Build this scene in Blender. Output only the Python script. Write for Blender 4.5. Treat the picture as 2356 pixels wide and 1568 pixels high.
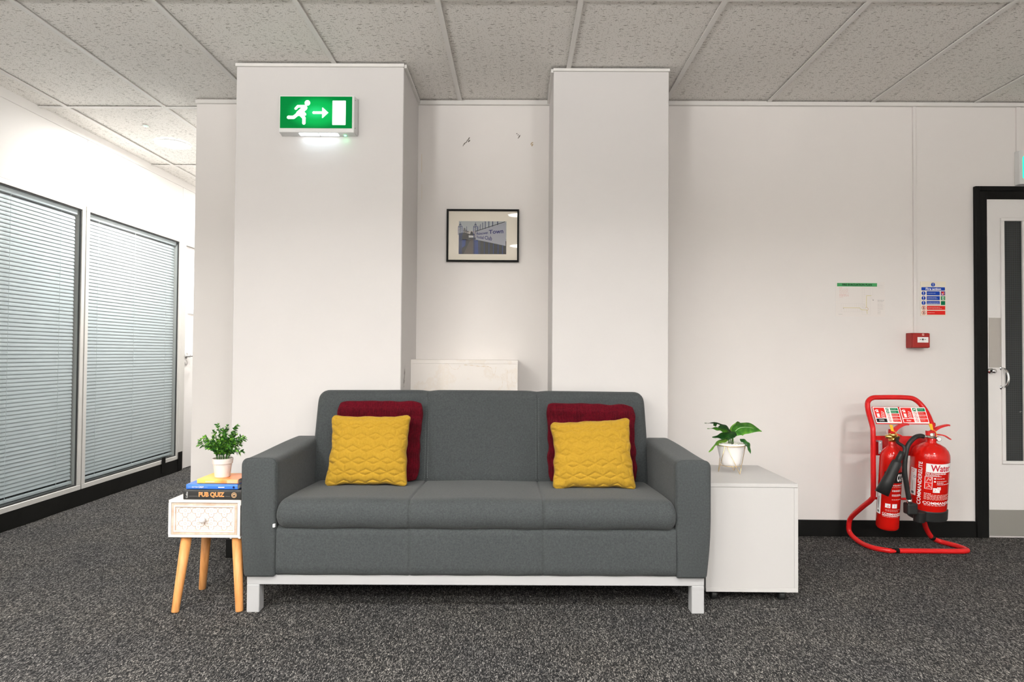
import bpy, bmesh, math, random
from mathutils import Vector, Matrix, noise
random.seed(7)
PI = math.pi
scene = bpy.context.scene
for o in list(bpy.data.objects):
    bpy.data.objects.remove(o)
COL = scene.collection

# ------------------------------------------------------------------ camera, world, lights, exposure
cam_d = bpy.data.cameras.new('camera')
cam = bpy.data.objects.new('camera', cam_d); COL.objects.link(cam)
fw = Vector((-0.0074985, 0.99978176, 0.01949876)).normalized()
rt = Vector((0.99994771, 0.0073613, 0.00709859)).normalized()
up = rt.cross(fw).normalized()
m = Matrix((rt, up, -fw)).transposed().to_4x4(); m.translation = (0, 0, 1.0364)
cam.matrix_world = m
cam_d.sensor_width = 36.0
cam_d.lens = 1467.74 / 2356 * 36.0
cam_d.clip_start = 0.05
scene.camera = cam

world = bpy.data.worlds.new('world'); scene.world = world
world.use_nodes = True
world.node_tree.nodes['Background'].inputs[0].default_value = (0.9, 0.95, 1.0, 1)
world.node_tree.nodes['Background'].inputs[1].default_value = 0.05
scene.view_settings.view_transform = 'Standard'
scene.view_settings.look = 'None'
scene.view_settings.exposure = -0.06
scene.view_settings.gamma = 1.0
scene.view_settings.use_curve_mapping = False

def area(name, loc, size, energy, color=(1, 1, 1), shape='DISK', size_y=None, rot=(0, 0, 0), spread=PI):
    d = bpy.data.lights.new(name, 'AREA'); d.shape = shape; d.size = size
    if size_y: d.size_y = size_y
    d.energy = energy; d.color = color; d.spread = spread
    o = bpy.data.objects.new(name, d); COL.objects.link(o)
    o.location = loc; o.rotation_euler = rot
    return o
WARM = (1.0, 0.992, 0.978)
LIGHTS = []
for yy, e, sp in ((0.72, 34.0, 158), (-1.20, 28.0, 172), (-3.10, 30.0, 180)):
    for xx in (-2.0, 0.0, 2.0):
        LIGHTS.append(area('room_light', (xx, yy, 2.485), 0.2, e * (1.2 if xx > 1 else 1.28 if xx < -1 else 0.95), WARM, spread=math.radians(sp)))
area('rear_fill_light', (0.4, -4.35, 1.55), 6.5, 20.0, (0.97, 0.985, 1.0), 'RECTANGLE', 1.5, (PI / 2, 0, 0))  # added fill light before the rear wall; no window is modelled there
area('ceiling_fill_light', (1.4, -1.9, 1.75), 0.5, 300.0, WARM, 'DISK', None, (PI, 0, 0))  # added pair of upward fill lights brightening the ceiling, not real fittings
area('ceiling_fill_light', (-1.6, -1.2, 1.75), 0.5, 420.0, WARM, 'DISK', None, (PI, 0, 0))
area('corridor_light', (-2.46, 4.50, 2.485), 0.2, 40.0, (1.0, 0.985, 0.965))
area('corridor_light', (-2.46, 6.30, 2.485), 0.2, 40.0, (1.0, 0.985, 0.965))
area('office_light', (-3.9, 4.4, 2.48), 0.5, 7.0, (0.85, 0.95, 1.0))

# ------------------------------------------------------------------ materials
MATS = {}
def mat(name, col, rough=0.6, metal=0.0, **k):
    if name in MATS: return MATS[name]
    mm = bpy.data.materials.new(name); mm.use_nodes = True
    b = mm.node_tree.nodes['Principled BSDF']
    b.inputs['Base Color'].default_value = (*col, 1)
    b.inputs['Roughness'].default_value = rough
    b.inputs['Metallic'].default_value = metal
    b.inputs['Specular IOR Level'].default_value = 0.08 if name.startswith(('print_', 'photo_', 'black_paint', 'black_tape', 'loop')) else 0.35
    for kk, v in k.items():
        b.inputs[kk].default_value = v
    MATS[name] = mm
    return mm
def N(mm, typ, **k):
    n = mm.node_tree.nodes.new(typ)
    for kk, v in k.items():
        if kk.startswith('i_'): n.inputs[kk[2:].replace('_', ' ')].default_value = v
        else: setattr(n, kk, v)
    return n
def L(mm, a, b): mm.node_tree.links.new(a, b)
def BS(mm): return mm.node_tree.nodes['Principled BSDF']
def ramp(mm, stops, interp='LINEAR'):
    r = mm.node_tree.nodes.new('ShaderNodeValToRGB'); cr = r.color_ramp; cr.interpolation = interp
    while len(cr.elements) < len(stops): cr.elements.new(0.5)
    for e, (p, c) in zip(cr.elements, stops):
        e.position = p; e.color = (*c, 1) if len(c) == 3 else c
    return r
def coords(mm, scale=(1, 1, 1), out='Object'):
    tc = N(mm, 'ShaderNodeTexCoord'); mp = N(mm, 'ShaderNodeMapping')
    mp.inputs['Scale'].default_value = scale
    L(mm, tc.outputs[out], mp.inputs['Vector'])
    return mp.outputs[0]
def bump(mm, h, strength=0.3, dist=0.001, prev=None):
    b = N(mm, 'ShaderNodeBump'); b.inputs['Strength'].default_value = strength; b.inputs['Distance'].default_value = dist
    L(mm, h, b.inputs['Height'])
    if prev: L(mm, prev, b.inputs['Normal'])
    L(mm, b.outputs[0], BS(mm).inputs['Normal'])
    return b.outputs[0]
def mixc(mm, fac, a, b, blend='MIX'):
    n = N(mm, 'ShaderNodeMix', data_type='RGBA', blend_type=blend)
    for i, s in ((0, fac), (6, a), (7, b)):
        if isinstance(s, (int, float)): n.inputs[i].default_value = s
        elif isinstance(s, tuple): n.inputs[i].default_value = (*s, 1)
        else: L(mm, s, n.inputs[i])
    return n.outputs[2]
def math_(mm, op, a, b=None, c=None):
    n = N(mm, 'ShaderNodeMath', operation=op)
    for i, s in enumerate((a, b, c)):
        if s is None: continue
        if isinstance(s, (int, float)): n.inputs[i].default_value = s
        else: L(mm, s, n.inputs[i])
    return n.outputs[0]

def wall_paint(name, col, stain=None):
    mm = mat(name, col, 0.62)
    v = coords(mm)
    n = N(mm, 'ShaderNodeTexNoise', i_Scale=1.7, i_Detail=4.0, i_Roughness=0.6); L(mm, v, n.inputs['Vector'])
    r = ramp(mm, [(0.3, tuple(c * 0.975 for c in col)), (0.7, tuple(min(1, c * 1.01) for c in col))])
    L(mm, n.outputs['Fac'], r.inputs[0])
    out = r.outputs[0]
    if stain:
        n2 = N(mm, 'ShaderNodeTexNoise', i_Scale=5.0, i_Detail=6.0, i_Roughness=0.65); L(mm, v, n2.inputs['Vector'])
        r2 = ramp(mm, [(0.52, (0, 0, 0)), (0.56, (1, 1, 1)), (0.60, (0.2, 0.2, 0.2))]); L(mm, n2.outputs['Fac'], r2.inputs[0])
        f = math_(mm, 'MULTIPLY', r2.outputs[0], 0.22)
        out = mixc(mm, f, out, stain)
    L(mm, out, BS(mm).inputs['Base Color'])
    n3 = N(mm, 'ShaderNodeTexNoise', i_Scale=260.0, i_Detail=3.0); L(mm, v, n3.inputs['Vector'])
    bump(mm, n3.outputs['Fac'], 0.12, 0.0008)
    return mm
WALL = wall_paint('wall_paint', (0.785, 0.750, 0.722))
WALLSTAIN = wall_paint('stained_wall_paint', (0.80, 0.755, 0.71), (0.66, 0.53, 0.38))
PILLAR = wall_paint('dimmed_pillar_paint', (0.640, 0.618, 0.604))  # cooler paint tone, also darkened to offset the extra light the pillars catch
PANEL = wall_paint('partition_panel', (0.73, 0.715, 0.69))
TRIMW = mat('white_trim', (0.74, 0.72, 0.69), 0.45)

def ceiling_mat():
    mm = mat('mineral_fibre_tile', (0.6, 0.57, 0.53), 0.95)
    tc = N(mm, 'ShaderNodeTexCoord')
    nz = N(mm, 'ShaderNodeTexNoise', i_Scale=38.0, i_Detail=2.0); L(mm, tc.outputs['Object'], nz.inputs['Vector'])
    mp = N(mm, 'ShaderNodeMapping'); mp.inputs['Scale'].default_value = (21, 92, 1); L(mm, tc.outputs['Object'], mp.inputs['Vector'])
    sub = N(mm, 'ShaderNodeVectorMath', operation='MULTIPLY_ADD'); L(mm, nz.outputs['Color'], sub.inputs[0])
    sub.inputs[1].default_value = (0.8, 2.0, 0); L(mm, mp.outputs[0], sub.inputs[2])
    vo = N(mm, 'ShaderNodeTexVoronoi', voronoi_dimensions='2D', feature='F1'); vo.inputs['Scale'].default_value = 1.0
    L(mm, sub.outputs[0], vo.inputs['Vector'])
    sep = N(mm, 'ShaderNodeSeparateColor'); L(mm, vo.outputs['Color'], sep.inputs[0])
    th = math_(mm, 'MULTIPLY', sep.outputs[0], 0.25)
    d = math_(mm, 'SUBTRACT', th, vo.outputs['Distance'])
    mask = ramp(mm, [(0.0, (0, 0, 0)), (0.06, (1, 1, 1))]); L(mm, d, mask.inputs[0])
    # pin holes
    vp = N(mm, 'ShaderNodeTexVoronoi', voronoi_dimensions='2D'); vp.inputs['Scale'].default_value = 100.0; L(mm, tc.outputs['Object'], vp.inputs['Vector'])
    sp = N(mm, 'ShaderNodeSeparateColor'); L(mm, vp.outputs['Color'], sp.inputs[0])
    tp = math_(mm, 'SUBTRACT', math_(mm, 'MULTIPLY', sp.outputs[1], 0.34), vp.outputs['Distance'])
    mp2 = ramp(mm, [(0.0, (0, 0, 0)), (0.08, (1, 1, 1))]); L(mm, tp, mp2.inputs[0])
    big = N(mm, 'ShaderNodeTexNoise', i_Scale=1.3, i_Detail=3.0); L(mm, tc.outputs['Object'], big.inputs['Vector'])
    br = ramp(mm, [(0.3, (0.77, 0.745, 0.705)), (0.7, (0.83, 0.805, 0.765))]); L(mm, big.outputs['Fac'], br.inputs[0])
    c1 = mixc(mm, math_(mm, 'MULTIPLY', mp2.outputs[0], 0.55), br.outputs[0], (0.32, 0.28, 0.24))
    c2 = mixc(mm, math_(mm, 'MULTIPLY', mask.outputs[0], 0.72), c1, (0.20, 0.18, 0.15))
    L(mm, c2, BS(mm).inputs['Base Color'])
    fine = N(mm, 'ShaderNodeTexNoise', i_Scale=170.0, i_Detail=3.0); L(mm, tc.outputs['Object'], fine.inputs['Vector'])
    b0 = bump(mm, fine.outputs['Fac'], 0.35, 0.002)
    inv = math_(mm, 'MULTIPLY', mask.outputs[0], -1.0)
    bump(mm, inv, 0.6, 0.002, b0)
    return mm
TILE = ceiling_mat()

def carpet_mat():
    mm = mat('loop_pile_carpet', (0.07, 0.07, 0.07), 0.95)
    tc = N(mm, 'ShaderNodeTexCoord')
    nz = N(mm, 'ShaderNodeTexNoise', i_Scale=55.0, i_Detail=2.0); L(mm, tc.outputs['Object'], nz.inputs['Vector'])
    def cells(sx, sy, rot, rnd):
        mp = N(mm, 'ShaderNodeMapping'); mp.inputs['Scale'].default_value = (sx, sy, 1); mp.inputs['Rotation'].default_value = (0, 0, rot)
        L(mm, tc.outputs['Object'], mp.inputs['Vector'])
        ad = N(mm, 'ShaderNodeVectorMath', operation='MULTIPLY_ADD'); L(mm, nz.outputs['Color'], ad.inputs[0])
        ad.inputs[1].default_value = (rnd, rnd, 0); L(mm, mp.outputs[0], ad.inputs[2])
        v = N(mm, 'ShaderNodeTexVoronoi', voronoi_dimensions='2D'); v.inputs['Scale'].default_value = 1.0
        L(mm, ad.outputs[0], v.inputs['Vector'])
        return v
    v1 = cells(400, 140, 0.0, 3.0); v2 = cells(560, 260, 0.5, 3.5)
    s1 = N(mm, 'ShaderNodeSeparateColor'); L(mm, v1.outputs['Color'], s1.inputs[0])
    s2 = N(mm, 'ShaderNodeSeparateColor'); L(mm, v2.outputs['Color'], s2.inputs[0])
    a = math_(mm, 'MULTIPLY', s1.outputs[0], 0.62)
    f = math_(mm, 'MULTIPLY_ADD', s2.outputs[1], 0.38, a)
    r = ramp(mm, [(0.0, (0.005, 0.005, 0.006)), (0.38, (0.018, 0.018, 0.0185)), (0.60, (0.055, 0.054, 0.053)), (0.78, (0.165, 0.160, 0.153)), (1.0, (0.46, 0.44, 0.41))])
    L(mm, f, r.inputs[0])
    big = N(mm, 'ShaderNodeTexNoise', i_Scale=2.6, i_Detail=4.0); L(mm, tc.outputs['Object'], big.inputs['Vector'])
    rb = ramp(mm, [(0.3, (0.92, 0.92, 0.94)), (0.7, (1.18, 1.15, 1.10))]); L(mm, big.outputs['Fac'], rb.inputs[0])
    c = mixc(mm, 1.0, r.outputs[0], rb.outputs[0], 'MULTIPLY')
    L(mm, c, BS(mm).inputs['Base Color'])
    BS(mm).inputs['Specular IOR Level'].default_value = 0.15
    h = math_(mm, 'MULTIPLY', v1.outputs['Distance'], -1.0)
    b0 = bump(mm, h, 0.8, 0.004)
    bump(mm, s2.outputs[2], 0.4, 0.003, b0)
    return mm
CARPET = carpet_mat()

def fabric(name, c1, c2, sc=900, b=0.25, sheen=0.15, pile=None):
    mm = mat(name, c1, 0.92)
    v = coords(mm)
    n = N(mm, 'ShaderNodeTexNoise', i_Scale=sc, i_Detail=2.0, i_Roughness=0.7); L(mm, v, n.inputs['Vector'])
    n2 = N(mm, 'ShaderNodeTexNoise', i_Scale=sc * 0.23, i_Detail=3.0, i_Roughness=0.7); L(mm, v, n2.inputs['Vector'])
    f = math_(mm, 'MULTIPLY_ADD', n2.outputs['Fac'], 0.4, math_(mm, 'MULTIPLY', n.outputs['Fac'], 0.6))
    r = ramp(mm, [(0.38, c1), (0.62, c2)]); L(mm, f, r.inputs[0])
    L(mm, r.outputs[0], BS(mm).inputs['Base Color'])
    BS(mm).inputs['Sheen Weight'].default_value = sheen
    BS(mm).inputs['Specular IOR Level'].default_value = 0.08
    bump(mm, n.outputs['Fac'], b, 0.0006)
    return mm
SOFA = fabric('grey_felt_fabric', (0.033, 0.037, 0.0385), (0.062, 0.069, 0.070), 620, 0.3, 0.1)
THREAD = mat('seam_thread', (0.13, 0.145, 0.145), 0.8)
YELLOW = fabric('mustard_velvet', (0.310, 0.183, 0.015), (0.395, 0.236, 0.026), 500, 0.15, 0.08)
MAROON = fabric('maroon_pleated_velvet', (0.040, 0.001, 0.004), (0.105, 0.003, 0.009), 400, 0.3, 0.03)
BLACKP = mat('black_paint', (0.008, 0.008, 0.0075), 0.5)
TAPE = mat('black_tape', (0.008, 0.008, 0.007), 0.6)
SILVER = mat('silver_powder_coat', (0.46, 0.46, 0.465), 0.45, 0.15)
ALU = mat('anodised_frame', (0.60, 0.59, 0.56), 0.4, 0.2)
LAM = mat('white_laminate', (0.50, 0.488, 0.476), 0.38)
WHITEP = mat('white_plastic', (0.74, 0.74, 0.73), 0.35)
DOORW = mat('painted_door', (0.78, 0.76, 0.74), 0.4)
CHROME = mat('chrome', (0.75, 0.75, 0.75), 0.12, 1.0)
STEEL = mat('brushed_steel', (0.50, 0.48, 0.45), 0.38, 0.85)
GREYST = mat('grey_kick_plate', (0.30, 0.29, 0.265), 0.5, 0.3)
RED = mat('red_enamel', (0.50, 0.006, 0.003), 0.16, 0.0)
BS(RED).inputs['Coat Weight'].default_value = 0.15; BS(RED).inputs['Specular IOR Level'].default_value = 0.35
REDTUBE = mat('red_tube_enamel', (0.56, 0.012, 0.012), 0.25)
REDBOX = mat('red_plastic', (0.30, 0.010, 0.007), 0.45)
RUBBER = mat('black_rubber', (0.012, 0.013, 0.013), 0.5)
BRASS = mat('brass', (0.75, 0.50, 0.16), 0.28, 1.0)
GOLD = mat('gold_wire', (0.80, 0.60, 0.32), 0.22, 1.0)
PWHITE = mat('print_white', (0.86, 0.85, 0.84), 0.5)
PCREAM = mat('print_cream', (0.80, 0.74, 0.62), 0.5)
PBLUE = mat('print_blue', (0.012, 0.055, 0.36), 0.45)
PRED = mat('print_red', (0.66, 0.022, 0.018), 0.45)
PGREEN = mat('print_green', (0.006, 0.18, 0.075), 0.45)
PGREEN2 = mat('print_mid_green', (0.07, 0.32, 0.12), 0.6)
PBLACK = mat('print_black', (0.012, 0.012, 0.012), 0.5)
PGREY = mat('print_grey', (0.50, 0.47, 0.45), 0.6)
PYELL = mat('print_yellow', (0.66, 0.58, 0.22), 0.6)
PPINK = mat('print_pale_red', (0.72, 0.42, 0.38), 0.6)
PORANGE = mat('print_orange', (0.90, 0.22, 0.05), 0.5)
PPEACH = mat('print_peach', (0.92, 0.58, 0.32), 0.5)
YTAG = mat('yellow_plastic_tag', (0.85, 0.48, 0.02), 0.4)
MOUNT = mat('cream_mount_card', (0.78, 0.72, 0.61), 0.7)
PAPER = mat('paper', (0.79, 0.745, 0.71), 0.7)

def wood_mat():
    mm = mat('oiled_pine', (0.60, 0.28, 0.09), 0.42)
    v = coords(mm, (40, 40, 3.0))
    n = N(mm, 'ShaderNodeTexNoise', i_Scale=1.6, i_Detail=6.0, i_Roughness=0.6); L(mm, v, n.inputs['Vector'])
    r = ramp(mm, [(0.3, (0.50, 0.205, 0.060)), (0.55, (0.66, 0.31, 0.105)), (0.75, (0.72, 0.37, 0.14))]); L(mm, n.outputs['Fac'], r.inputs[0])
    L(mm, r.outputs[0], BS(mm).inputs['Base Color'])
    return mm
WOOD = wood_mat()
def whitewash(name, base, brown, lo, hi):
    mm = mat(name, base, 0.6)
    v = coords(mm, (1, 1, 1))
    n = N(mm, 'ShaderNodeTexNoise', i_Scale=24.0, i_Detail=6.0, i_Roughness=0.7); L(mm, v, n.inputs['Vector'])
    r = ramp(mm, [(lo, base), (hi, brown)]); L(mm, n.outputs['Fac'], r.inputs[0])
    L(mm, r.outputs[0], BS(mm).inputs['Base Color'])
    return mm
WASH = whitewash('whitewashed_wood', (0.80, 0.75, 0.70), (0.64, 0.50, 0.40), 0.55, 0.85)
WASHB = whitewash('worn_whitewash_moulding', (0.68, 0.56, 0.47), (0.46, 0.28, 0.17), 0.35, 0.75)
WASHC = whitewash('carved_whitewash_panel', (0.80, 0.74, 0.70), (0.70, 0.60, 0.52), 0.5, 0.8)
CARVE = mat('carved_groove_wood', (0.44, 0.31, 0.22), 0.7)

def glass_mat(name, tint=(0.9, 0.97, 0.97), alpha_mix=0.9, rough=0.02):
    mm = bpy.data.materials.new(name); mm.use_nodes = True
    nt = mm.node_tree; nt.nodes.clear()
    out = nt.nodes.new('ShaderNodeOutputMaterial')
    tr = nt.nodes.new('ShaderNodeBsdfTransparent'); tr.inputs[0].default_value = (*tint, 1)
    gl = nt.nodes.new('ShaderNodeBsdfGlossy'); gl.inputs['Roughness'].default_value = rough
    geo = nt.nodes.new('ShaderNodeNewGeometry')
    def mth(op, x, y=None):
        n = nt.nodes.new('ShaderNodeMath'); n.operation = op
        for i, v in enumerate((x, y)):
            if v is None: continue
            if isinstance(v, (int, float)): n.inputs[i].default_value = v
            else: nt.links.new(v, n.inputs[i])
        return n.outputs[0]
    dt = nt.nodes.new('ShaderNodeVectorMath'); dt.operation = 'DOT_PRODUCT'
    nt.links.new(geo.outputs['Normal'], dt.inputs[0]); nt.links.new(geo.outputs['Incoming'], dt.inputs[1])
    c = mth('ABSOLUTE', dt.outputs['Value']); q5 = mth('POWER', mth('SUBTRACT', 1.0, c), 5.0)
    frv = mth('ADD', mth('MULTIPLY', q5, 0.95), 0.022 if 'picture' in name else 0.045)
    mx = nt.nodes.new('ShaderNodeMixShader')
    nt.links.new(frv, mx.inputs[0]); nt.links.new(tr.outputs[0], mx.inputs[1]); nt.links.new(gl.outputs[0], mx.inputs[2])
    nt.links.new(mx.outputs[0], out.inputs[0])
    return mm
GLASS = glass_mat('window_glass', (0.90, 0.945, 0.95))
PICGLASS = glass_mat('picture_glass', (0.98, 0.98, 0.98))
WIREGLASS = mat('dark_wired_glass', (0.045, 0.050, 0.050), 0.18)
def wire():
    mm = WIREGLASS; v = coords(mm, (80, 80, 80))
    w = N(mm, 'ShaderNodeTexBrick', offset=0.0); w.inputs['Scale'].default_value = 1.0
    w.inputs['Color1'].default_value = w.inputs['Color2'].default_value = (0.018, 0.021, 0.021, 1)
    w.inputs['Mortar'].default_value = (0.035, 0.040, 0.040, 1); w.inputs['Mortar Size'].default_value = 0.09
    w.inputs['Brick Width'].default_value = 1.0; w.inputs['Row Height'].default_value = 1.0
    sx = N(mm, 'ShaderNodeSeparateXYZ'); L(mm, v, sx.inputs[0]); cx = N(mm, 'ShaderNodeCombineXYZ')
    L(mm, sx.outputs[0], cx.inputs[0]); L(mm, sx.outputs[2], cx.inputs[1]); L(mm, cx.outputs[0], w.inputs['Vector'])
    L(mm, w.outputs[0], BS(mm).inputs['Base Color'])
wire()
BLIND = mat('blind_slat_aluminium', (0.50, 0.525, 0.54), 0.5)
def emis(name, col, s):
    mm = mat(name, col, 0.5); BS(mm).inputs['Emission Color'].default_value = (*col, 1); BS(mm).inputs['Emission Strength'].default_value = s
    return mm
LAMPW = emis('lit_diffuser', (1, 0.99, 0.96), 6.0)
LEDG = emis('green_led', (0.15, 1.0, 0.4), 6.0)
SIGNW = emis('sign_lit_white', (1, 1, 1), 1.25)
SIGNCY = emis('sign_lit_green', (0.03, 0.85, 0.52), 1.0)
LENSW = emis('sign_lamp_lens', (0.9, 0.97, 1), 3.0)
DAY = emis('lit_door_window', (0.85, 0.95, 1.0), 1.1)
def exit_green():
    mm = mat('backlit_green_sign', (0.0, 0.3, 0.06), 0.4)
    tc = N(mm, 'ShaderNodeTexCoord')
    mp = N(mm, 'ShaderNodeMapping'); mp.inputs['Scale'].default_value = (6.2, 0.0, 11.0); L(mm, tc.outputs['Object'], mp.inputs['Vector'])
    ln = N(mm, 'ShaderNodeVectorMath', operation='LENGTH'); L(mm, mp.outputs[0], ln.inputs[0])
    r = ramp(mm, [(0.0, (0.03, 0.95, 0.28)), (0.5, (0.004, 0.60, 0.11)), (1.0, (0.0, 0.27, 0.045))]); r.color_ramp.interpolation = 'EASE'
    L(mm, ln.outputs['Value'], r.inputs[0])
    L(mm, r.outputs[0], BS(mm).inputs['Emission Color']); BS(mm).inputs['Emission Strength'].default_value = 0.9
    BS(mm).inputs['Base Color'].default_value = (0, 0.02, 0.006, 1); BS(mm).inputs['Specular IOR Level'].default_value = 0.04
    return mm
SIGNG = exit_green()
def leaf_mat(name, a, b, sc=30):
    mm = mat(name, a, 0.38)
    v = coords(mm); n = N(mm, 'ShaderNodeTexNoise', i_Scale=sc, i_Detail=2.0); L(mm, v, n.inputs['Vector'])
    r = ramp(mm, [(0.35, a), (0.65, b)]); L(mm, n.outputs['Fac'], r.inputs[0]); L(mm, r.outputs[0], BS(mm).inputs['Base Color'])
    return mm
LEAFD = leaf_mat('dark_leaf', (0.008, 0.045, 0.010), (0.02, 0.10, 0.012))
LEAFM = leaf_mat('mid_leaf', (0.025, 0.13, 0.012), (0.09, 0.26, 0.022), 40)
LEAFL = leaf_mat('light_leaf', (0.07, 0.24, 0.012), (0.18, 0.38, 0.03), 40)
VEIN = mat('leaf_vein', (0.55, 0.70, 0.42), 0.5)
STEM = mat('plant_stem', (0.03, 0.10, 0.015), 0.5)
PEBBLE = mat('white_pebbles', (0.72, 0.70, 0.62), 0.7)
SOIL = mat('dark_soil', (0.03, 0.03, 0.018), 0.9)

# ------------------------------------------------------------------ object helpers
WM = {}
def link(o, parent):
    COL.objects.link(o)
    if parent is not None: o.parent = parent
def thing(name, label, cat, loc, rz=0.0, group=None):
    o = bpy.data.objects.new(name, None); COL.objects.link(o)
    o.empty_display_size = 0.05
    o.location = loc; o.rotation_euler = (0, 0, rz)
    WM[o.name] = Matrix.Translation(loc) @ Matrix.Rotation(rz, 4, 'Z')
    o['label'] = label; o['category'] = cat
    if group: o['group'] = group
    return o
def tag(o, label, cat, group=None):
    o['label'] = label; o['category'] = cat
    if group: o['group'] = group
    return o
def obj(name, bm, mt, parent=None, smooth=False, local=False, label=None, kind=None, origin=None):
    """link a bmesh (vertices in world coordinates unless local) as one object"""
    if parent is not None:
        W = WM[parent.name]
        if not local: bm.transform(W.inverted())
    else:
        W = Matrix.Identity(4)
        if origin is not None:
            bm.transform(Matrix.Translation(-Vector(origin)))
            W = Matrix.Translation(origin)
    bmesh.ops.recalc_face_normals(bm, faces=bm.faces)
    me = bpy.data.meshes.new(name); bm.to_mesh(me); bm.free()
    if isinstance(mt, (list, tuple)):
        for x in mt: me.materials.append(x)
    else: me.materials.append(mt)
    if smooth:
        for p in me.polygons: p.use_smooth = True
    o = bpy.data.objects.new(name, me); link(o, parent)
    if parent is None and origin is not None: o.location = origin
    WM[o.name] = W
    if label: o['label'] = label
    if kind: o['kind'] = kind
    return o
def struct(name, bm, mt, **k):
    o = obj(name, bm, mt, **k)
    if k.get('parent') is None: o['kind'] = 'structure'
    return o
def box(bm, x0, x1, y0, y1, z0, z1, bev=0.0, seg=2):
    vs = [bm.verts.new(p) for p in ((x0, y0, z0), (x1, y0, z0), (x1, y1, z0), (x0, y1, z0), (x0, y0, z1), (x1, y0, z1), (x1, y1, z1), (x0, y1, z1))]
    fs = [bm.faces.new([vs[i] for i in q]) for q in ((0, 3, 2, 1), (4, 5, 6, 7), (0, 1, 5, 4), (1, 2, 6, 5), (2, 3, 7, 6), (3, 0, 4, 7))]
    if bev > 0:
        es = list({e for f in fs for e in f.edges})
        bmesh.ops.bevel(bm, geom=es, offset=bev, segments=seg, affect='EDGES', profile=0.5)
    return vs
def B(*a, **k):
    bm = bmesh.new(); box(bm, *a, **k); return bm
def catmull(pts, sub=8, closed=False):
    P = [Vector(p) for p in pts]; out = []
    n = len(P); rng = n if closed else n - 1
    for i in range(rng):
        p0 = P[i - 1] if (i > 0 or closed) else P[0] * 2 - P[1]
        p1 = P[i]; p2 = P[(i + 1) % n]
        p3 = P[(i + 2) % n] if (i + 2 < n or closed) else P[-1] * 2 - P[-2]
        for s in range(sub):
            t = s / sub
            out.append(0.5 * ((2 * p1) + (-p0 + p2) * t + (2 * p0 - 5 * p1 + 4 * p2 - p3) * t * t + (-p0 + 3 * p1 - 3 * p2 + p3) * t ** 3))
    if not closed: out.append(P[-1])
    return out
def fillet(pts, r, seg=6, closed=False):
    """polyline with rounded corners"""
    P = [Vector(p) for p in pts]; n = len(P); out = []
    for i in range(n):
        if not closed and i in (0, n - 1): out.append(P[i]); continue
        a, b, c = P[i - 1], P[i], P[(i + 1) % n]
        rr = r[i] if isinstance(r, (list, tuple)) else r
        d1 = min(rr, (a - b).length * 0.49); d2 = min(rr, (c - b).length * 0.49)
        p = b + (a - b).normalized() * d1; q = b + (c - b).normalized() * d2
        for s in range(seg + 1):
            t = s / seg
            out.append(p * (1 - t) ** 2 + b * 2 * t * (1 - t) + q * t * t)
    return out
def tube(bm, pts, r, seg=12, closed=False, caps=True):
    P = [Vector(p) for p in pts]; n = len(P)
    rad = (lambda i: r(i / (n - 1))) if callable(r) else (lambda i: r)
    rings = []; prev = None
    for i in range(n):
        a = P[i - 1] if (i > 0 or closed) else P[i]; c = P[(i + 1) % n] if (i < n - 1 or closed) else P[i]
        t = (c - a).normalized()
        if prev is None:
            ref = Vector((0, 0, 1)) if abs(t.z) < 0.9 else Vector((1, 0, 0))
            nrm = t.cross(ref).normalized()
        else:
            nrm = (prev - t * prev.dot(t)).normalized()
        prev = nrm; bn = t.cross(nrm)
        rings.append([bm.verts.new(P[i] + (nrm * math.cos(2 * PI * k / seg) + bn * math.sin(2 * PI * k / seg)) * rad(i)) for k in range(seg)])
    for i in range(n if closed else n - 1):
        a, b = rings[i], rings[(i + 1) % n]
        for k in range(seg):
            bm.faces.new((a[k], a[(k + 1) % seg], b[(k + 1) % seg], b[k]))
    if caps and not closed:
        bm.faces.new(rings[0][::-1]); bm.faces.new(rings[-1])
def lathe(bm, prof, center=(0, 0, 0), seg=32, M=None, cap=True):
    """prof: (radius, height) list; axis is local z; M optional 4x4"""
    c = Vector(center); rings = []
    for r, h in prof:
        ring = []
        for k in range(seg):
            a = 2 * PI * k / seg
            p = Vector((r * math.cos(a), r * math.sin(a), h))
            p = (M @ p) if M is not None else p + c
            ring.append(bm.verts.new(p))
        rings.append(ring)
    for i in range(len(rings) - 1):
        a, b = rings[i], rings[i + 1]
        for k in range(seg):
            bm.faces.new((a[k], a[(k + 1) % seg], b[(k + 1) % seg], b[k]))
    if cap:
        bm.faces.new(rings[0][::-1]); bm.faces.new(rings[-1])
def axis_matrix(a, b):
    a, b = Vector(a), Vector(b); z = (b - a).normalized()
    y = Vector((0, 1, 0)) if abs(z.y) < 0.9 else Vector((0, 0, 1)); x = y.cross(z).normalized(); y = z.cross(x)
    m = Matrix((x, y, z)).transposed().to_4x4(); m.translation = a
    return m

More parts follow.
